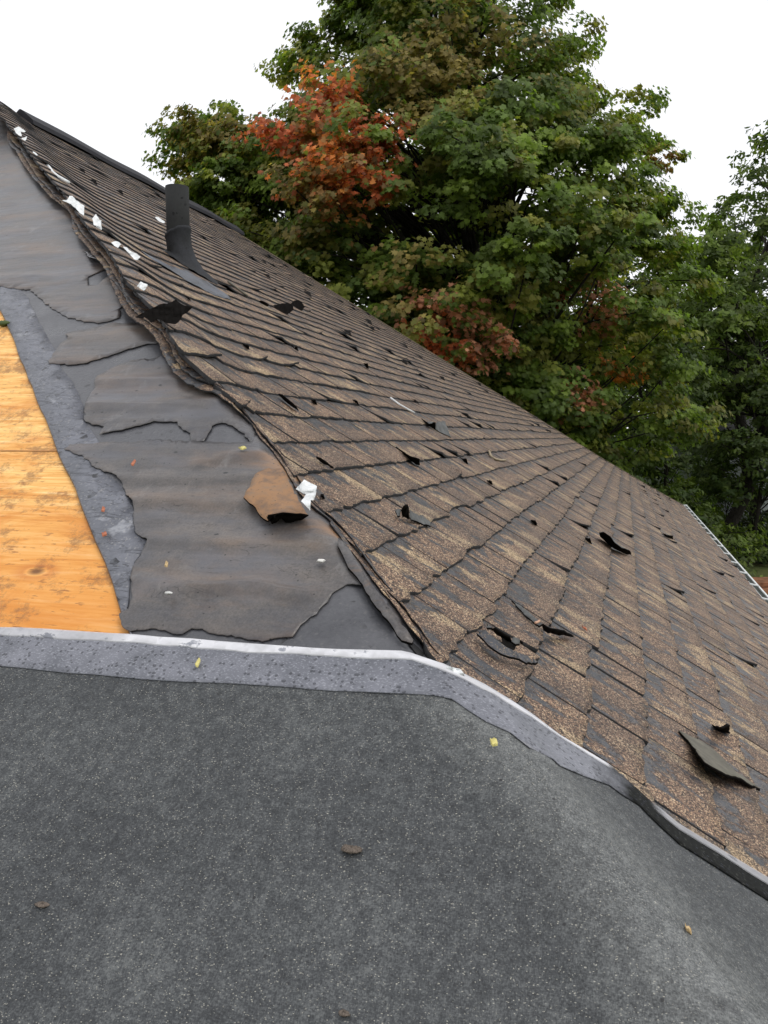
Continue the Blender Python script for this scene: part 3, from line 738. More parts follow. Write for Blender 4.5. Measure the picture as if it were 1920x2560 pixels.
# ------------------------------------------------------------ new membrane across the eave
topline = [(0, 1573), (330, 1590), (477, 1601), (616, 1614), (720, 1620)] + Z6([(0, 760), (350, 765), (430, 785), (520, 820), (700, 880), (860, 960), (1000, 1030), (1250, 1180), (1420, 1290), (1659, 1470)]) + Z4([(850, 1440), (900, 1480), (960, 1530), (1080, 1640), (1200, 1740), (1400, 1860), (1649, 2010)])
filmlow = [(0, 1593), (330, 1611), (477, 1622), (616, 1634), (720, 1638)] + Z6([(0, 830), (300, 840), (420, 850), (540, 880), (700, 930), (860, 1000), (1000, 1080), (1250, 1215), (1420, 1315), (1659, 1482)]) + Z4([(850, 1452), (900, 1490), (960, 1542), (1080, 1665), (1200, 1765), (1400, 1885), (1649, 2045)])
selow = [(0, 1666), (356, 1700)] + Z6([(0, 1100), (400, 1120), (600, 1130), (760, 1160), (900, 1260), (1050, 1350), (1250, 1440), (1400, 1560), (1600, 1659)]) + Z4([(600, 1440), (850, 1540), (920, 1590), (1000, 1640), (1100, 1740), (1200, 1830), (1400, 1960), (1649, 2120)])
KM = .10
def mem_h(x, y):
    d = x - y
    right = 1 / (1 + np.exp(-(d - .05) / .015))
    return .015 + .012 * right + .016 * np.exp(-(d / .09) ** 2) + .003 * fbm(x * 5, y * 5, 51, 2) + .004 * np.clip(fbm(x * 2.2 + 5, y * 2.2, 53, 2), 0, 1)
def Pm(pts):
    out = []
    for a, b in pts:
        h = .02
        for _ in range(8):
            x, y = hit(a, b, h, 'B')
            h = float(mem_h(np.array([x]), np.array([y]))[0]) * NZ + float(roofz(x, y, KM) - roofz(x, y))
        out.append((x, y))
    return out
tl, fl_, sl_ = Pm(topline), Pm(filmlow), Pm(selow)
def ext(line):                               # run on past both sides of the frame
    a, b = np.array(line[0]), np.array(line[1]); d = (a - b) / np.linalg.norm(a - b)
    c, e_ = np.array(line[-1]), np.array(line[-3]); g = (c - e_) / np.linalg.norm(c - e_)
    return [tuple(a + d * 2.2)] + list(line) + [tuple(c + g * .55)]
tl, fl_, sl_ = ext(tl), ext(fl_), ext(sl_)
tls = jag(tl, .04, .0015, 5, closed=False)
poly = tls + [(tl[-1][0] - .3, tl[-1][1] - .25), (YE + .01, YE + .03), (YE + .01, tl[0][1])]
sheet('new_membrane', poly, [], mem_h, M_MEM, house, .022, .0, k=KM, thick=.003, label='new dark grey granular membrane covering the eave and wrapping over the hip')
sheet('membrane_selvage', jag(tl, .04, .0015, 5, closed=False) + jag(sl_, .04, .0015, 8, closed=False)[::-1], [], lambda x, y: mem_h(x, y) + .0018, M_SEL, house, .014, .0, k=KM, thick=.001, label='smooth wet selvage band of the membrane')
sheet('release_film', jag(tl, .04, .0015, 5, closed=False) + jag(fl_, .02, .0018, 9, closed=False)[::-1], [], lambda x, y: mem_h(x, y) + .0034, M_FILM, house, .012, .0, k=KM, thick=.004, label='white release film edge on the membrane')

# ------------------------------------------------------------ vent pipe
pb = hit(447, 655, 0, 'R'); pbx, pby = pb; pz = TT * pby
pd = (np.array([pbx, pby, pz]) - CAM) @ Fv; prad = 28.5 / FPX * pd; rt = ray(443, 468); ptop = CAM[2] + rt[2] * math.hypot(pbx - CAM[0], pby - CAM[1]) / math.hypot(rt[0], rt[1])
vp = empty('vent_pipe', (pbx, pby, pz), None, None)
del_keys = None
vp.parent = house; vp.location = tuple(np.array([pbx, pby, pz]) - np.array(house.location)); vp['wloc'] = [pbx, pby, pz]; vp['label'] = 'dark grey plumbing vent pipe standing on the shingles'
def lathe(rings, n=40):
    V, F = [], []
    for (cx, cy, cz, rx, ry, tilt) in rings:
        for i in range(n):
            a = 2 * math.pi * i / n; V.append((cx + rx * math.cos(a), cy + ry * math.sin(a), cz + ry * math.sin(a) * tilt))
    for r in range(len(rings) - 1):
        for i in range(n): F.append((r * n + i, r * n + (i + 1) % n, (r + 1) * n + (i + 1) % n, (r + 1) * n + i))
    return V, F
ax, ay = pbx, pby
V, F = lathe([(ax, ay, pz - .05, prad, prad, 0), (ax, ay, pz + .2, prad, prad, 0), (ax - .002, ay, ptop, prad, prad, 0), (ax - .002, ay, ptop, prad * .9, prad * .9, 0), (ax, ay, ptop - .3, prad * .9, prad * .9, 0)])
mesh_obj('pipe', V, F, M_PIPE, vp)
r = prad
V, F = lathe([(ax, ay, pz + .150, r * 1.0, r * 1.0, -.35), (ax, ay, pz + .152, r * 1.13, r * 1.13, -.35), (ax, ay, pz + .138, r * 1.15, r * 1.15, -.35), (ax, ay, pz + .13, r * 1.05, r * 1.07, -.3), (ax, ay - .005, pz + .08, r * 1.06, r * 1.10, 0), (ax, ay - .018, pz + .035, r * 1.12, r * 1.25, .25),
              (ax, ay - .045, pz - .0, r * 1.2, r * 1.6, .55), (ax, ay - .06, TT * (ay - .06) + .03, r * 1.35, r * 2.0, .65), (ax, ay - .07, TT * (ay - .07) + .018, r * 1.7, r * 2.4, .65)])
V = [(x, y, z + .008 * float(fbm(x * 60, y * 60 + z * 30, 3))) for x, y, z in V]
mesh_obj('pipe_boot', V, F, M_BOOT, vp)
fl = flap('boot_flashing', [(352, 626, .014), (385, 645, .015), (420, 662, .016), (470, 678, .018), (520, 705, .016), (570, 738, .014), (578, 748, .013), (540, 738, .014), (490, 713, .015), (440, 683, .015), (400, 659, .015), (372, 641, .014)], M_PLATE, vp, .03, .004, label='lead flashing plate under the pipe boot')

# ------------------------------------------------------------ lifted and loose pieces
# attached: parts of the house
flap('torn_felt_flap', [(*p, h) for p, h in zip(Z3([(230, 605), (262, 530), (285, 485), (355, 455), (430, 455), (480, 560), (520, 640), (562, 700), (500, 692), (430, 684), (390, 694), (348, 702), (350, 737), (300, 680)]),
      [.032, .022, .013, .008, .008, .012, .018, .022, .04, .048, .046, .044, .022, .026])], M_RUST, house, .014, .003, 'L', M_BLACK, 'rust-brown torn felt flap peeled up from the hip', smoothp=1.4)
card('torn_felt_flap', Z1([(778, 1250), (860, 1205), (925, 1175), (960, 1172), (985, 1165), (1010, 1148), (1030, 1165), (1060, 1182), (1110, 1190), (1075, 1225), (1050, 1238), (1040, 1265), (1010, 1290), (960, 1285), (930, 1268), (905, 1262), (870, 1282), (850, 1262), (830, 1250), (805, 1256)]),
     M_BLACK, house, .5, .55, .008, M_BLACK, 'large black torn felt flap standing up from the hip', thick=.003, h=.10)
flap('torn_felt_flap', [(*p, h) for p, h in zip(Z1([(490, 870), (560, 875), (610, 885), (640, 935), (600, 930), (530, 910), (500, 895)]), [.012, .012, .014, .014, .03, .035, .03])], M_FELT, house, .02, .003, 'L', M_BLACK, 'grey curled lip of felt near the hip')
flap('flap_shade', [(*p, h) for p, h in zip(Z3([(346, 700), (400, 690), (440, 683), (500, 690), (562, 700), (530, 722), (470, 735), (420, 752), (352, 738)]), [.03, .035, .035, .032, .025, .016, .015, .014, .02])], M_BLACK, house, .012, .002, 'L', M_BLACK, 'black sheet painted as the shaded underside and hollow of the rust-brown flap')  # black sheet stands in for the flap's dark underside and the shade below it
# rolled felt edge at the lower hip
flap('curled_hip_felt', [(*p, h) for p, h in zip(Z3([(715, 815), (760, 850), (810, 930), (870, 1030), (940, 1120), (1000, 1210), (1060, 1290), (1105, 1345), (1100, 1362), (1050, 1345), (1005, 1290), (950, 1220), (890, 1140), (830, 1040), (760, 950), (712, 860)]),
      [.014, .016, .016, .018, .018, .018, .016, .014, .012, .012, .013, .013, .013, .013, .013, .012])], M_FELT, house, .014, .004, 'B', M_BLACK, 'brown curled edge of felt along the lower hip', smoothp=1.2)

loose = 'torn shingle scraps lying on the brown slope'
def sc_(name, z, pts, hs, mat, label, under=M_BLACK, cat='shingle scrap', **k):
    return flap(name, [(*p, h) for p, h in zip(z(pts), hs)], mat, None, k.pop('res', .01), k.pop('thick', .004), k.pop('plane', 'R'), under, label, cat, k.pop('group', None), **k)
ZE1 = zz(1000, 1000, 3.318); ZE7 = zz(700, 1000, 3.318); ZE3 = zz(1300, 1500, 2.676); ZE5 = zz(600, 600, 2.765); ZE2 = zz(1400, 1000, 3.19)
sc_('shingle_scrap', ZE7, [(955, 910), (1000, 905), (1030, 868), (1060, 865), (1080, 915), (1120, 940), (1180, 960), (1245, 1010), (1245, 1040), (1190, 1028), (1130, 1000), (1090, 1000), (1040, 960), (975, 962)],
    [.02, .03, .05, .05, .035, .03, .025, .018, .014, .014, .018, .02, .018, .018], M_GREY, 'crumpled dark grey shingle scrap with an upright corner, nearest the white paper')
sc_('shingle_scrap', ZE2, [(315, 1058), (345, 1052), (400, 1085), (440, 1140), (490, 1175), (550, 1195), (570, 1215), (565, 1228), (520, 1222), (470, 1195), (420, 1170), (360, 1115), (320, 1085)],
    [.045, .055, .06, .05, .045, .04, .03, .02, .014, .014, .014, .016, .02], M_GREY, 'curled grey shingle scrap on the right half of the brown slope')
sc_('shingle_scrap', ZE3, [(1062, 872), (1100, 890), (1180, 925), (1250, 965), (1330, 1030), (1390, 1090), (1450, 1150), (1520, 1200), (1600, 1255), (1540, 1235), (1480, 1190), (1380, 1165), (1290, 1120), (1230, 1080), (1180, 1010), (1120, 930)],
    [.012, .015, .02, .022, .022, .02, .018, .015, .012, .02, .028, .035, .04, .042, .035, .02], M_SCRAP, 'large olive-brown slab of shingle lying near the right edge', res=.014, thick=.006)
sc_('shingle_scrap', ZE1, [(180, 150), (240, 195), (300, 180), (370, 172), (395, 235), (420, 308), (330, 265), (250, 215)], [.012, .03, .045, .055, .04, .013, .014, .013], M_GREY, 'pointed grey piece of shingle raised in the middle of the slope', res=.015)
card('shingle_scrap', ZE5([(205, 462), (240, 450), (290, 440), (330, 433), (360, 442), (372, 478), (330, 515), (270, 495)]), M_BLACK, None, .5, .3, .008, M_BLACK, 'wide black flap of shingle sticking up below the treetops', 'shingle scrap', thick=.004, h=.014, plane='R')
card('shingle_scrap', ZE5([(352, 440), (370, 420), (405, 415), (430, 430), (448, 462), (430, 490), (400, 480)]), M_BLACK, None, .5, .3, .008, M_BLACK, 'small black flap just right of the wide black one', 'shingle scrap', thick=.004, h=.014, plane='R')
sc_('shingle_scrap', ZE5, [(130, 425), (150, 418), (200, 440), (215, 462), (180, 455)], [.014, .03, .03, .02, .014], M_SCRAP, 'small brown curl just left of the wide black flap', res=.02)
# broken tab with a curled strip
sc_('shingle_scrap', Z6, [(1050, 520), (1120, 555), (1200, 610), (1290, 640), (1345, 665), (1340, 700), (1290, 695), (1250, 665), (1200, 640), (1130, 600), (1060, 570)], [.02, .028, .03, .03, .03, .022, .022, .022, .018, .018, .016], M_GREY, 'dark strip of shingle curled into a loop on a broken tab')
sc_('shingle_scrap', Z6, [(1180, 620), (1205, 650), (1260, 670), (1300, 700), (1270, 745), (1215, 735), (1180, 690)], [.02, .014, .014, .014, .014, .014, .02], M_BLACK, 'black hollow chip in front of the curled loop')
sc_('shingle_scrap', Z6, [(985, 590), (1040, 580), (1120, 650), (1210, 720), (1300, 760), (1400, 800), (1475, 840), (1470, 856), (1380, 850), (1280, 810), (1160, 770), (1060, 700), (985, 620)], [.02, .03, .032, .034, .034, .032, .028, .024, .026, .028, .028, .026, .02], M_SH, 'lifted broken tab curving under the looped strip', under=M_BLACK)
sc_('shingle_scrap', Z4, [(362, 605), (420, 640), (480, 695), (545, 740), (625, 755), (672, 782), (640, 775), (540, 760), (480, 722), (420, 670)], [.012, .02, .024, .03, .035, .02, .016, .018, .018, .014], M_GREY, 'long thin cracked sliver lying up the slope from the looped strip')
sc_('shingle_scrap', ZE3, [(1290, 838), (1340, 850), (1405, 838), (1400, 890), (1370, 885), (1330, 862)], [.014, .04, .05, .016, .014, .014], M_BLACK, 'small black corner standing up above the olive slab')
sc_('shingle_scrap', ZE7, [(960, 385), (1030, 430), (1080, 465), (1155, 485), (1155, 530), (1125, 525), (1080, 480), (1020, 440)], [.012, .022, .03, .04, .014, .014, .014, .013], M_BLACK, 'black wedge-shaped crack lip above the crumpled scrap')
sc_('shingle_scrap', ZE2, [(790, 1040), (850, 1075), (900, 1082), (900, 1108), (860, 1092), (820, 1070)], [.012, .03, .04, .014, .013, .013], M_SCRAP, 'small brown curled corner near the white gutter', res=.02)
sc_('shingle_scrap', ZE5, [(855, 850), (885, 850), (892, 885), (870, 875)], [.03, .045, .014, .014], M_BLACK, 'tiny black tab corner raised on the middle courses', res=.02)
sc_('shingle_scrap', ZE7, [(300, 468), (340, 478), (440, 545), (445, 560), (400, 540), (330, 495)], [.02, .025, .02, .016, .016, .016], M_SCRAP, 'pale sliver of shingle near the torn hip edge')
sc_('shingle_scrap', ZE5, [(265, 1060), (290, 1062), (380, 1140), (405, 1170), (370, 1150), (300, 1095)], [.02, .028, .03, .02, .018, .016], M_GREY, 'grey-green sliver sticking out between two courses')
random.seed(3)
# small raised tab corners scattered over the slope
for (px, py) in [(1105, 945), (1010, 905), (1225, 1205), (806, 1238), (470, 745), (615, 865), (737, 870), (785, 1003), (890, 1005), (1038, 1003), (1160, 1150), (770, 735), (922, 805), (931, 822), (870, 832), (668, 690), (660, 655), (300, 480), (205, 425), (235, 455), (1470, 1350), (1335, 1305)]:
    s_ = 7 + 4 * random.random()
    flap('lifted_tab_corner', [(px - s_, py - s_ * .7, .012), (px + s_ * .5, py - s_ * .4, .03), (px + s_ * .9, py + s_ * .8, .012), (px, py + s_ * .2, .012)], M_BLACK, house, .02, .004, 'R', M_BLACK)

pg = 'white paper scraps along the hip'
def paper(z, pts, hs, label, plane='B', cat='paper scrap'):
    return card('paper_scrap', z(pts), M_WHITE, None, 1.3, .2, .02, M_WHITE, label, cat, pg, .0012, min(hs) + (.03 if plane == 'B' else 0), plane, len(pts))
paper(ZE7, [(130, 738), (200, 660), (240, 680), (305, 715), (298, 780), (280, 830), (255, 832), (250, 915), (215, 880), (175, 840), (215, 785)], [.07, .085, .09, .08, .06, .05, .05, .035, .045, .05, .06], 'large torn white paper scrap beside the rust-brown felt flap')
paper(ZA, [(860, 1275), (930, 1270), (960, 1215), (1000, 1215), (1060, 1280), (1165, 1350), (1165, 1410), (1155, 1490), (1100, 1450), (1060, 1400), (980, 1330)], [.05, .08, .10, .11, .11, .10, .08, .05, .05, .05, .05], 'crumpled white paper scrap draped over the edge, upper part of the hip')
paper(ZA, [(1275, 1530), (1325, 1465), (1390, 1560), (1398, 1650), (1295, 1620)], [.08, .11, .10, .06, .06], 'upright folded white paper triangle below the draped one')
paper(ZB, [(650, 275), (690, 285), (740, 330), (790, 345), (835, 380), (800, 418), (765, 405), (730, 360)], [.05, .06, .06, .06, .06, .04, .04, .045], 'long white paper strip left of the vent pipe')
paper(ZB, [(530, 235), (570, 218), (615, 230), (635, 250), (600, 285), (560, 265)], [.05, .07, .07, .06, .05, .05], 'small crumpled white paper just left of the long strip')
paper(ZB, [(795, 685), (835, 640), (905, 665), (905, 690), (870, 730), (862, 768), (820, 730)], [.05, .08, .08, .07, .05, .04, .045], 'white paper square just above the black felt flap')
paper(ZB, [(1220, 1042), (1260, 1055), (1325, 1065), (1322, 1090), (1270, 1085)], [.03, .035, .04, .03, .025], 'small white paper bit right of the black felt flap', 'R')
paper(ZA, [(190, 290), (250, 255), (300, 280), (355, 320), (340, 335), (290, 330), (300, 390), (270, 390), (220, 340)], [.08, .13, .14, .12, .1, .1, .06, .06, .07], 'crumpled white paper near the top of the hip')
paper(ZA, [(295, 420), (370, 390), (365, 440), (320, 460)], [.05, .07, .06, .05], 'small white paper below the crumpled one at the top')
paper(ZA, [(455, 600), (480, 605), (525, 650), (500, 660), (460, 630)], [.06, .07, .06, .05, .05], 'tiny white paper tuck under the upper shingles')
paper(Z1, [(893, 672), (915, 675), (950, 700), (945, 712), (910, 695)], [.03, .035, .03, .02, .02], 'white paper sliver behind the vent pipe', 'R')
paper(Z6, [(712, 895), (750, 885), (830, 905), (860, 940), (870, 968), (800, 940)], [.02, .028, .03, .028, .022, .022], 'white film remnant torn off at the membrane corner')
paper(ZB, [(345, 20), (380, 10), (425, 0), (432, 100), (395, 85), (350, 45)], [.06, .08, .09, .05, .05, .05], 'short white paper tag at the broken hip edge')

def tube(pts, r, n=6):
    V, F = [], []; pts = np.array(pts, float)
    for i, p in enumerate(pts):
        d = pts[min(i + 1, len(pts) - 1)] - pts[max(i - 1, 0)]; d = d / (np.linalg.norm(d) + 1e-9)
        a = np.cross(d, [0, 0, 1.0]); 
        if np.linalg.norm(a) < .1: a = np.cross(d, [1.0, 0, 0])
        a /= np.linalg.norm(a); b = np.cross(d, a); rr = r[i] if hasattr(r, '__len__') else r
        for j in range(n):
            t_ = 2 * math.pi * j / n; V.append(tuple(p + rr * (a * math.cos(t_) + b * math.sin(t_))))
    for i in range(len(pts) - 1):
        for j in range(n): F.append((i * n + j, i * n + (j + 1) % n, (i + 1) * n + (j + 1) % n, (i + 1) * n + j))
    F.append(tuple(range(n - 1, -1, -1))); F.append(tuple((len(pts) - 1) * n + j for j in range(n)))
    return V, F
def strand(name, pts, h, r, mat, label, cat, plane='R', group=None):
    P3 = []
    for a, b in pts:
        x, y = hit(a, b, h * NZ, plane); P3.append((x, y, float(roofz(x, y)) + h * NZ))
    V, F = tube(P3, r); c = np.array(P3[0])
    return tag(mesh_obj(name, V, F, mat, None, origin=tuple(c)), label, cat, group)
strand('white_stick', ZE5([(1040, 1090), (1100, 1135), (1160, 1170), (1207, 1195)]), .016, .0045, M_WHITE, 'thin straight white splinter across the middle courses', 'splinter')
strand('looped_string', ZA([(520, 755), (630, 815), (660, 800), (690, 830), (730, 890), (790, 940), (870, 985), (950, 1030)]), .06, .008, M_WHITE, 'white looped cord hanging along the upper hip', 'string', 'B')
strand('wood_splinter', ZE1([(740, 425), (755, 465), (790, 490), (830, 498), (875, 498)]), .016, .006, plain('pale_wood', (.36, .29, .19)), 'curved pale wood splinter on the upper right courses', 'splinter')
strand('twig', Z1([(1315, 1045), (1360, 1080), (1425, 1128)]), .018, .006, M_SCRAP, 'brown stick lying right of the pipe boot', 'stick')
strand('roof_nail', Z6([(1455, 520), (1475, 515), (1488, 505)]), .03, .003, plain('pinkish_nail', (.55, .33, .22)), 'small bent rusty nail on the shingles', 'nail')
def leafbit(px, py, r, c, label, cat, plane='B', h=.022, asp=.55, rot=0, name='fallen_leaf', thick=.003):
    x0, y0 = hit(px, py, h, plane); V = []; n = 10
    for j in range(n):
        a = 2 * math.pi * j / n; u = math.cos(a) * r; v = math.sin(a) * r * asp * (1 - .3 * math.cos(a))
        x = x0 + u * math.cos(rot) - v * math.sin(rot); y = y0 + u * math.sin(rot) + v * math.cos(rot)
        V.append((x, y, float(roofz(x, y)) + h + .002 * math.sin(3 * a)))
    V2 = [(x, y, z - thick) for x, y, z in V]
    F = [tuple(range(n)), tuple(range(2 * n - 1, n - 1, -1))] + [(i, n + i, n + (i + 1) % n, (i + 1) % n) for i in range(n)]
    return tag(mesh_obj(name, V + V2, F, c, None, origin=(x0, y0, float(roofz(x0, y0)) + h), smooth=False), label, cat, 'small fallen leaves on the roof' if name == 'fallen_leaf' else None)
M_YL = plain('yellow_leaf', (.62, .55, .20), .6); M_RL = plain('red_leaf', (.42, .14, .07), .6); M_TL = plain('tan_leaf', (.50, .36, .18), .6)
leafbit(495, 1654, .0065, M_YL, 'yellow leaf on the selvage band below the felt', 'leaf', h=.03)
leafbit(1234, 1852, .0065, M_YL, 'pale yellow leaf on the membrane near its hip fold', 'leaf', h=.042, rot=1)
leafbit(1720, 2318, .005, M_TL, 'tan leaf flake on the membrane at lower right', 'leaf', h=.042, rot=.6)
leafbit(334, 1155, .008, M_RL, 'red leaf on the lower felt sheet', 'leaf', h=.026)
leafbit(258, 1271, .007, M_RL, 'red leaf on the blue-grey strip, upper of two', 'leaf', h=.016, rot=.5)
leafbit(260, 1333, .007, M_RL, 'red leaf on the blue-grey strip, lower of two', 'leaf', h=.016, rot=1.2)
leafbit(416, 1408, .006, M_TL, 'tan leaf on the lower felt sheet', 'leaf', h=.028, rot=.4)
leafbit(606, 1118, .010, M_YL, 'yellow leaf at the torn felt hole by the hip', 'leaf', h=.022, rot=1.5, asp=.3)
leafbit(1461, 1568, .008, M_RL, 'orange leaf on the brown shingles', 'leaf', plane='R', h=.02, rot=.8)
def clod(px, py, r, c, label, name, cat, h=.03, seed=0, plane='B', flat=.5):
    x0, y0 = hit(px, py, h, plane); z0 = float(roofz(x0, y0)) + h - .002; V = []; n, m_ = 14, 8
    for i in range(m_ + 1):
        ph = math.pi * i / m_
        for j in range(n):
            a = 2 * math.pi * j / n; rr = r * (1 + .6 * float(fbm(math.cos(a) * 2 + 5, math.sin(a) * 2 + ph * 2, seed)))
            V.append((x0 + rr * math.sin(ph) * math.cos(a), y0 + rr * 1.3 * math.sin(ph) * math.sin(a), z0 + .65 * r * flat + flat * rr * math.cos(ph)))
    F = [(i * n + j, (i + 1) * n + j, (i + 1) * n + (j + 1) % n, i * n + (j + 1) % n) for i in range(m_) for j in range(n)]
    return tag(mesh_obj(name, V, F, c, None, origin=(x0, y0, z0)), label, cat)
M_DIRT = plain('crumbly_debris', (.13, .105, .085), .85, .3, .6, 400, .002)
clod(879, 2123, .010, M_DIRT, 'crumbly brown debris lump in the middle of the membrane', 'debris_clump', 'debris', .018 * NZ, 1, flat=.3)
clod(106, 2260, .0065, M_DIRT, 'small brown debris lump at the left of the membrane', 'debris_clump', 'debris', .018 * NZ, 2, flat=.3)
clod(860, 2532, .005, M_DIRT, 'small brown debris lump at the bottom of the membrane', 'debris_clump', 'debris', .018 * NZ, 3, flat=.4)
clod(802, 1402, .0062, plain('white_cap', (.75, .74, .70)), 'round white nail cap on the felt near the hip', 'nail_cap', 'nail cap', .02, 4, 'L')
clod(421, 1482, .0055, plain('pale_pebble', (.6, .6, .58)), 'pale pebble resting in a felt wrinkle', 'pebble', 'pebble', .026, 5, 'L')

clod(10, 812, .016, plain('moss', (.06, .09, .02)), 'small green moss tuft on the plywood at the left edge', 'moss_tuft', 'moss', .0, 9, 'L', flat=.6)
# ------------------------------------------------------------ ground and background
def ground_mat():
    t = NT('lawn', .9, .2); o = t.obj(); a = t.noise(o, .5, 5, .6); b = t.noise(o, 18, 3)
    c = t.ramp(a, [(.3, (.05, .075, .018)), (.55, (.10, .115, .035)), (.7, (.155, .14, .06))])
    t.col(t.mix(.5, c, t.ramp(b, [(.3, .25), (.7, .75)]), 'OVERLAY')); t.bump(b, .03); return t.m
G = 60; xs_ = np.linspace(-300, 500, G); ys_ = np.linspace(-400, 400, G); X, Y = np.meshgrid(xs_, ys_)
V = np.stack([X, Y, GZ + 0 * X], 2).reshape(-1, 3); i_ = np.arange(G * G).reshape(G, G)
F = np.stack([i_[:-1, :-1], i_[:-1, 1:], i_[1:, 1:], i_[1:, :-1]], 2).reshape(-1, 4)
tag(mesh_obj('ground', V, F, ground_mat(), None), kind='structure')
def world_at(px, py, depth): return CAM + ray(px, py) * depth
def base_at(px, depth):
    p = world_at(px, 1093, depth); return (float(p[0]), float(p[1]), GZ)

LEAFT = []
def leaf_template(kind):
    if kind == 'maple':                      # five-lobed, folded a little along the middle
        pts = [(0, -.5), (.22, -.38), (.50, -.22), (.30, -.02), (.52, .28), (.20, .20), (0, .62), (-.20, .20), (-.52, .28), (-.30, -.02), (-.50, -.22), (-.22, -.38)]
        T = [(0, 1, 11), (1, 2, 3), (11, 9, 10), (1, 3, 9), (1, 9, 11), (3, 4, 5), (9, 7, 8), (3, 5, 7), (3, 7, 9), (5, 6, 7)]
    else:
        pts = [(0, -.6), (.28, -.1), (.22, .3), (0, .65), (-.22, .3), (-.28, -.1)]
        T = [(0, 1, 5), (1, 2, 4), (1, 4, 5), (2, 3, 4)]
    A = np.array([(x, y, -.25 * abs(x)) for x, y in pts]); return A, np.array(T)
def leaves(centers, up, size, kind, cols):
    """one mesh of individual leaves: centres (n,3), preferred normal (n,3), colours (n,3)"""
    A, T = leaf_template(kind); n = len(centers)
    nrm = up + rng.normal(0, .45, (n, 3)); nrm /= np.linalg.norm(nrm, axis=1, keepdims=True)
    r0 = rng.normal(0, 1, (n, 3)); a = np.cross(nrm, r0); a /= np.linalg.norm(a, axis=1, keepdims=True); b = np.cross(nrm, a)
    sz = size * rng.uniform(.65, 1.25, n)[:, None, None]
    V = centers[:, None, :] + sz * (A[None, :, 0:1] * a[:, None, :] + A[None, :, 1:2] * b[:, None, :] + A[None, :, 2:3] * nrm[:, None, :])
    F = (T[None] + (np.arange(n) * len(A))[:, None, None]).reshape(-1, 3)
    C_ = np.repeat(cols, len(A), 0); C4 = np.column_stack([C_, np.ones(len(C_))])
    return V.reshape(-1, 3), F, C4
def branch(V, F, p0, p1, r0, r1, seed, sag=.12, n=6, m=7):
    p0 = np.array(p0, float); p1 = np.array(p1, float); L = np.linalg.norm(p1 - p0); pts = []
    rr = np.random.default_rng(seed)
    off = rr.normal(0, .07 * L, 3)
    for i in range(m):
        t_ = i / (m - 1); p = p0 + (p1 - p0) * t_ + off * math.sin(math.pi * t_); p[2] += sag * L * math.sin(math.pi * t_) * (1 if sag else 0); pts.append(p)
    v, f = tube(pts, [r0 + (r1 - r0) * i / (m - 1) for i in range(m)], n)
    b = len(V); V += v; F += [tuple(b + i for i in q) for q in f]; return pts
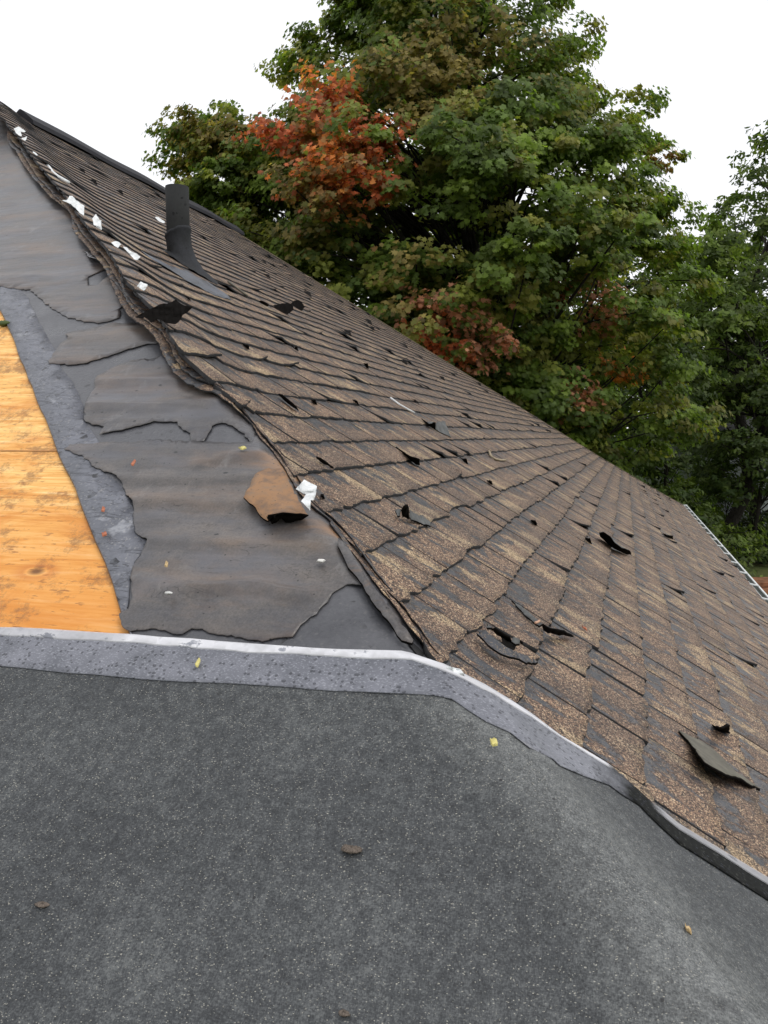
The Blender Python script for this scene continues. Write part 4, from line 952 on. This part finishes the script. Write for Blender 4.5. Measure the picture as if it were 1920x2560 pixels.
def tree(name, label, base, prof, clumps, cr, per, lsize, kind, pal, zones=(), group=None, trunk_r=.3, trunk_top=.6, extra=(), seed=0, squash=.55, gaps=.0, lean=(0, 0), inner=.3, cat='tree', forks=1):
    """prof: [(height above base, crown radius)]; zones: (centre, radius, colour)"""
    rr = np.random.default_rng(seed); bx, by, bz = base
    t = empty(name, base, label, cat, group)
    ph = np.array([p[0] for p in prof]); pr = np.array([p[1] for p in prof])
    H = ph[-1]; cen = []
    area = np.cumsum(pr + .3); 
    tries = 0
    while len(cen) < clumps and tries < clumps * 40:
        tries += 1
        z = rr.uniform(ph[0], H); r_ = np.interp(z, ph, pr)
        if rr.random() > (r_ + .4) / (pr.max() + .4): continue
        a = rr.uniform(0, 2 * math.pi); lob = 1 + .10 * math.sin(3 * a + seed + z * .5) + .08 * math.sin(5 * a + z * 1.3 + seed)
        q = rr.uniform(.80, 1.0) if rr.random() > inner else rr.uniform(.15, .8)
        R_ = r_ * q * lob
        c = np.array([bx + lean[0] * z / H + R_ * math.cos(a), by + lean[1] * z / H + R_ * math.sin(a), bz + z])
        if any(np.linalg.norm((c - o) / np.array([1, 1, .7])) < cr * .55 for o in cen): continue
        cen.append(c)
    for c in extra: cen.append(np.array(c))
    Cs, Us, Ks = [], [], []
    for c in cen:
        out = np.array([c[0] - bx, c[1] - by, 0]); ro = np.linalg.norm(out) + 1e-6; out /= ro
        n = int(per * rr.uniform(.6, 1.3)); rad = cr * rr.uniform(.7, 1.25)
        # a clump = several leaf sprays, each a small domed layer
        ns = 12
        for s_ in range(ns):
            o = rr.normal(0, 1, 3); o /= np.linalg.norm(o); o *= rad * rr.uniform(.3, .95) ; o[2] = o[2] * squash
            m = n // ns; e = rr.normal(0, 1, (m, 3)); e /= np.linalg.norm(e, axis=1, keepdims=True) ; e *= (rr.uniform(0, 1, (m, 1)) ** .45) * rad * .36
            e[:, 2] *= .5; e[:, 2] -= .25 * (e[:, 0] ** 2 + e[:, 1] ** 2) / (rad * .42)
            pts = c + o + e; Cs.append(pts)
            u = np.array([0, 0, .8]) + .7 * out + .5 * o / rad; Us.append(np.repeat(u[None], m, 0) + .6 * e / (rad * .42))
            base_c = np.array(pal[rr.integers(len(pal))]); tone = rr.uniform(.68, 1.45)
            col = np.repeat((base_c * tone)[None], m, 0)
            for zc, zr, zcol in zones:
                d = np.linalg.norm(pts - np.array(zc), axis=1); k_ = np.clip((zr - d) / (zr * .45), 0, 1) * (.55 + .45 * rr.random())
                sel = rr.random(m) < k_ * .85
                zc_ = np.array(zcol) * rr.uniform(.55, 1.3, (m, 1)); col = np.where(sel[:, None], zc_, col)
            col = col * rr.uniform(.7, 1.3, (m, 1)) * .84; Ks.append(col)
    V, F, C4 = leaves(np.concatenate(Cs), np.concatenate(Us), lsize, kind, np.clip(np.concatenate(Ks), 0, 1))
    mesh_obj('crown', V, F, M_LEAF, t, origin=base, smooth=False, attrs={'col': ('FLOAT_COLOR', C4)})
    TV, TF = [], []
    tops = []
    for fk in range(forks):
        fx_ = (fk - (forks - 1) / 2) * .5
        top = (bx + lean[0] + fx_ * 2.2, by + lean[1] + fx_ * 1.2, bz + H * trunk_top); tp = branch(TV, TF, (bx + fx_ * .3, by, bz - .2), top, trunk_r, trunk_r * .35, seed, 0, 10, 9); tops.append(tp)
    for i, c in enumerate(cen):
        tp = tops[i % forks]
        zc = max(bz + 1.0, c[2] - .5 * math.hypot(c[0] - bx, c[1] - by) - .3)
        j = int(np.argmin([abs(p[2] - zc) for p in tp])); r0 = trunk_r * (.22 if i % 4 == 0 else .10)
        branch(TV, TF, tp[j], c, r0, .012, seed + i, .05, 5, 6)
    mesh_obj('trunk', TV, TF, M_BARK, t, origin=base)
    return t
GREEN = [(.155, .225, .034), (.190, .265, .040), (.125, .190, .034), (.245, .275, .050), (.230, .230, .050), (.140, .205, .050)]
mb = base_at(1095, 20.5)
def zn(dx, dy, depth, r, c): px, py = dx / .8641, dy / .8641; p = world_at(px, py, depth); return ((float(p[0]), float(p[1]), float(p[2])), r * .85, c)
RED = (.70, .20, .08); ORG = (.90, .34, .09); BRR = (.42, .24, .09); PNK = (.74, .34, .20); OLV = (.34, .27, .08)
zones = [zn(700, 180, 15.5, 1.1, ORG), zn(720, 230, 15.5, 1.0, RED), zn(630, 280, 15, 1.5, RED), zn(720, 300, 15, 1.3, BRR), zn(820, 280, 15, 1.1, RED), zn(575, 290, 15, .9, RED),
         zn(740, 385, 14.5, 1.05, ORG), zn(640, 410, 14.5, 1.1, RED), zn(730, 440, 14.5, 1.3, BRR), zn(800, 390, 14.5, .8, RED), zn(690, 350, 14.5, .8, ORG),
         zn(380, 340, 18, 1.4, OLV), zn(470, 240, 17, 1.5, OLV), zn(960, 120, 16, 2.0, OLV), zn(1080, 60, 16, 1.8, OLV), zn(900, 200, 15.5, 1.4, OLV), zn(600, 450, 14.5, 1.4, OLV), zn(860, 600, 14, 1.2, OLV),
         zn(930, 670, 14.8, .9, PNK), zn(920, 740, 15, .8, RED), zn(1050, 745, 15, 1.1, PNK), zn(960, 770, 15, .7, RED), zn(1300, 655, 16.5, .9, PNK), zn(1210, 630, 17.5, .6, RED), zn(1340, 800, 17, .8, ORG), zn(1245, 860, 16.5, .8, PNK), zn(1410, 370, 19, .9, OLV), zn(1430, 340, 19, .6, BRR)]
extra = [z[0] for z in zones if z[2] != OLV]
def xz(dx, dy, d): return zn(dx, dy, d, 1, RED)[0]
extra += [xz(*q) for q in [(370, 345, 19), (400, 300, 19), (430, 400, 18.5), (470, 250, 19), (500, 300, 18), (420, 480, 18), (520, 460, 17), (560, 520, 17), (620, 150, 19.5), (650, 110, 19.5), (700, 60, 19), (1250, 80, 20), (1230, 130, 20), (1370, 230, 20.5), (1340, 300, 20), (1390, 300, 20.5),
          (1460, 470, 20), (1420, 440, 19.5), (1400, 520, 19.5), (1440, 550, 20.5), (660, 560, 16), (700, 620, 16), (780, 640, 15.5), (840, 690, 15.5), (880, 780, 15.5), (1000, 700, 16), (1080, 800, 16), (1150, 850, 16), (1180, 900, 16), (1240, 930, 16.5), (1080, 640, 15.5), (1180, 720, 16), (1120, 560, 16), (1300, 720, 17), (1010, 830, 16)]]
prof = [(2.2, 2.5), (3.5, 4.4), (5.5, 5.7), (8, 6.0), (9.8, 5.3), (10.9, 4.5), (12.6, 3.4), (13.9, 2.5), (15.3, 1.9), (16.6, 1.3), (17.2, .5)]
rx = random.Random(4)
for _ in range(44): extra.append(xz(rx.uniform(395, 660), rx.uniform(270, 560), rx.uniform(16.8, 19.5)))
for _ in range(45):
    a_ = rx.uniform(0, 6.28); q_ = rx.random() ** .5; extra.append(xz(930 + 400 * q_ * math.cos(a_), 470 + 360 * q_ * math.sin(a_), rx.uniform(15.8, 18)))
for _ in range(16): q_ = rx.random(); extra.append(xz(600 + 700 * q_, 500 + 420 * q_ - rx.uniform(0, 120), rx.uniform(15.4, 17)))
tree('maple_tree', 'tall maple with red and orange leaf patches rising behind the roof', mb, prof, 470, .82, 560, .112, 'maple', GREEN, zones, None, .38, .72, extra, 5, inner=.22)

G2 = [(.085, .130, .032), (.110, .155, .036), (.068, .105, .030), (.140, .185, .040)]
G3 = [(.100, .155, .028), (.140, .200, .038), (.180, .240, .045)]
dk = [(.060, .098, .026), (.082, .125, .032), (.105, .150, .032)]
def bt(px): return px / .8641
tg = 'trees beyond the house'
tree('oak_tree', 'tall dark green tree cut off by the right edge of the picture', base_at(bt(1668), 29), [(2.4, 2.2), (6, 3.0), (9, 2.6), (11.5, 2.0), (13.5, 1.4), (14.8, .5)], 120, .75, 150, .17, 'oak', G2, (), tg, .22, .8, (), 11, inner=.3)
tree('oak_tree', 'narrow green tree left of the tallest one at the right edge', base_at(bt(1572), 39.5), [(4.5, 1.8), (7, 2.6), (10, 2.1), (12.5, 1.6), (14.6, 1.1), (15.6, .4)], 90, .7, 150, .17, 'oak', G2, (), tg, .2, .8, (), 12, inner=.3)
tree('oak_tree', 'shorter green tree beside the maple crown with a thick dark trunk', base_at(bt(1522), 27), [(5.6, 1.3), (6.8, 2.2), (8.5, 1.8), (10, 1.3), (11.2, .5)], 80, .7, 150, .16, 'oak', G3, (), tg, .24, .8, (), 13, inner=.3)
tree('young_tree', 'low leafy tree in front of the pale building, right of the thick trunk', base_at(bt(1612), 26.5), [(2.6, 1.3), (4.2, 1.9), (6, 1.7), (7.2, .7)], 80, .6, 170, .13, 'oak', dk, (), tg, .08, .8, (), 18, inner=.3)
tree('forked_tree', 'small tree with a forked leaning trunk behind the far roof corner', base_at(bt(1395), 25), [(3.2, 1.0), (4.8, 1.8), (6.5, 1.6), (8, .8)], 60, .65, 140, .14, 'oak', dk, (), tg, .11, .8, (), 14, inner=.3, forks=2)
tree('oak_tree', 'yellowish green tree glimpsed behind the maple and the narrow tree', base_at(bt(1470), 42), [(3, 2.5), (6, 3.5), (9, 3), (11.5, 1.2)], 90, 1.0, 140, .22, 'oak', G3, (), tg, .2, .8, (), 15, inner=.3)
tree('oak_tree', 'broad dark tree filling the gap below the maple', base_at(bt(1240), 34), [(2, 4), (5, 5.5), (8, 5), (11, 3)], 130, 1.2, 150, .24, 'oak', dk, (), tg, .3, .8, (), 16, inner=.4)
tree('oak_tree', 'dark tree far back at the right edge behind the thick trunk', base_at(bt(1640), 43), [(3.8, 3), (6, 4.5), (9, 4), (11, 1.5)], 110, 1.1, 150, .24, 'oak', dk, (), tg, .25, .8, (), 17, inner=.4)
sg = 'bushes along the lawn edge'
for i, (px, dep, h, r_, lab, pal) in enumerate([(1330, 24, 3.6, 2.0, 'dark bush just beyond the far roof corner', dk), (1430, 25, 3.0, 1.8, 'dark bush behind the end of the gutter', dk), (1500, 26, 2.9, 1.9, 'bush with bright yellow-green leaves above the gutter end', G3),
        (1575, 30, 2.8, 1.9, 'dark bush below the thick tree trunk', dk), (1650, 35, 3.8, 2.3, 'large dark bush at the right edge above the lawn', dk), (1720, 35, 3.2, 2.4, 'bush mostly outside the right edge', dk), (1625, 33.5, 3.4, 1.6, 'bush standing behind the others near the pale building', G2)]):
    tree('bush', lab, base_at(bt(px), dep), [(.2, r_), (h * .5, r_ * .95), (h, r_ * .4)], 55, .7, 150, .14, 'oak', pal, (), sg, .06, .6, (), 30 + i, inner=.4, cat='bush')
# pale building seen through the trees
b0 = base_at(bt(1545), 31)
bl = empty('neighbour_house', b0, 'pale grey-sided building glimpsed through the trees behind the thick trunk', 'building')
dr = np.array([Rv[0], Rv[1]]); df = np.array([math.cos(psi), math.sin(psi)])
V = []
for z in (GZ, GZ + 4.2):
    for u, v in ((-1.6, 0), (7, 0), (7, 6), (-1.6, 6)): q = np.array(b0[:2]) + dr * u + df * v; V.append((q[0], q[1], z))
mesh_obj('wall', V, [(0, 1, 5, 4), (1, 2, 6, 5), (2, 3, 7, 6), (3, 0, 4, 7)], siding_mat('grey_siding', (.42, .46, .46)), bl, smooth=False)
V2 = []
for u, v, z in ((-1.9, -.3, 4.2), (7.3, -.3, 4.2), (7.3, 6.3, 4.2), (-1.9, 6.3, 4.2), (-1.9, 3, 5.2), (7.3, 3, 5.2)): q = np.array(b0[:2]) + dr * u + df * v; V2.append((q[0], q[1], GZ + z))
mesh_obj('roof', V2, [(0, 1, 5, 4), (2, 3, 4, 5), (1, 2, 5), (3, 0, 4), (0, 3, 2, 1)], M_SHB, bl, smooth=False)
# stacked boards on the lawn
pb_ = world_at(1932, 1512, 1.0) - CAM; sdep = (GZ - CAM[2] + .0) / pb_[2]; lb = CAM + pb_ * sdep
M_BRD = plain('weathered_red_brown_board', (.24, .11, .055), .8, .3, .5, 6)
for j, (dv, dz, ln, lab) in enumerate([(0, .0, 3.2, 'reddish board at the bottom of the stack by the gutter'), (.25, .13, 3.0, 'brown board in the middle of the stack'), (.1, .26, 2.6, 'weathered board second from the top of the stack'), (.5, .39, 2.9, 'orange-brown board on top of the stack')]):
    V, F = [], []; box(V, F, -1.2, ln - 1.2, 0, .9, 0, .11)
    a = .05 * (j - 1.5); W = []
    for x, y, z in V: q = np.array([lb[0], lb[1]]) + dr * (x * math.cos(a) - y * math.sin(a)) + df * (y + dv + x * math.sin(a)); W.append((q[0], q[1], GZ + dz + z))
    tag(mesh_obj('stacked_board', W, F, M_BRD, None, origin=(float(lb[0]), float(lb[1]), GZ + dz), smooth=False), lab, 'board', 'boards stacked on the lawn')

for o in bpy.data.objects:
    if 'wloc' in o: del o['wloc']
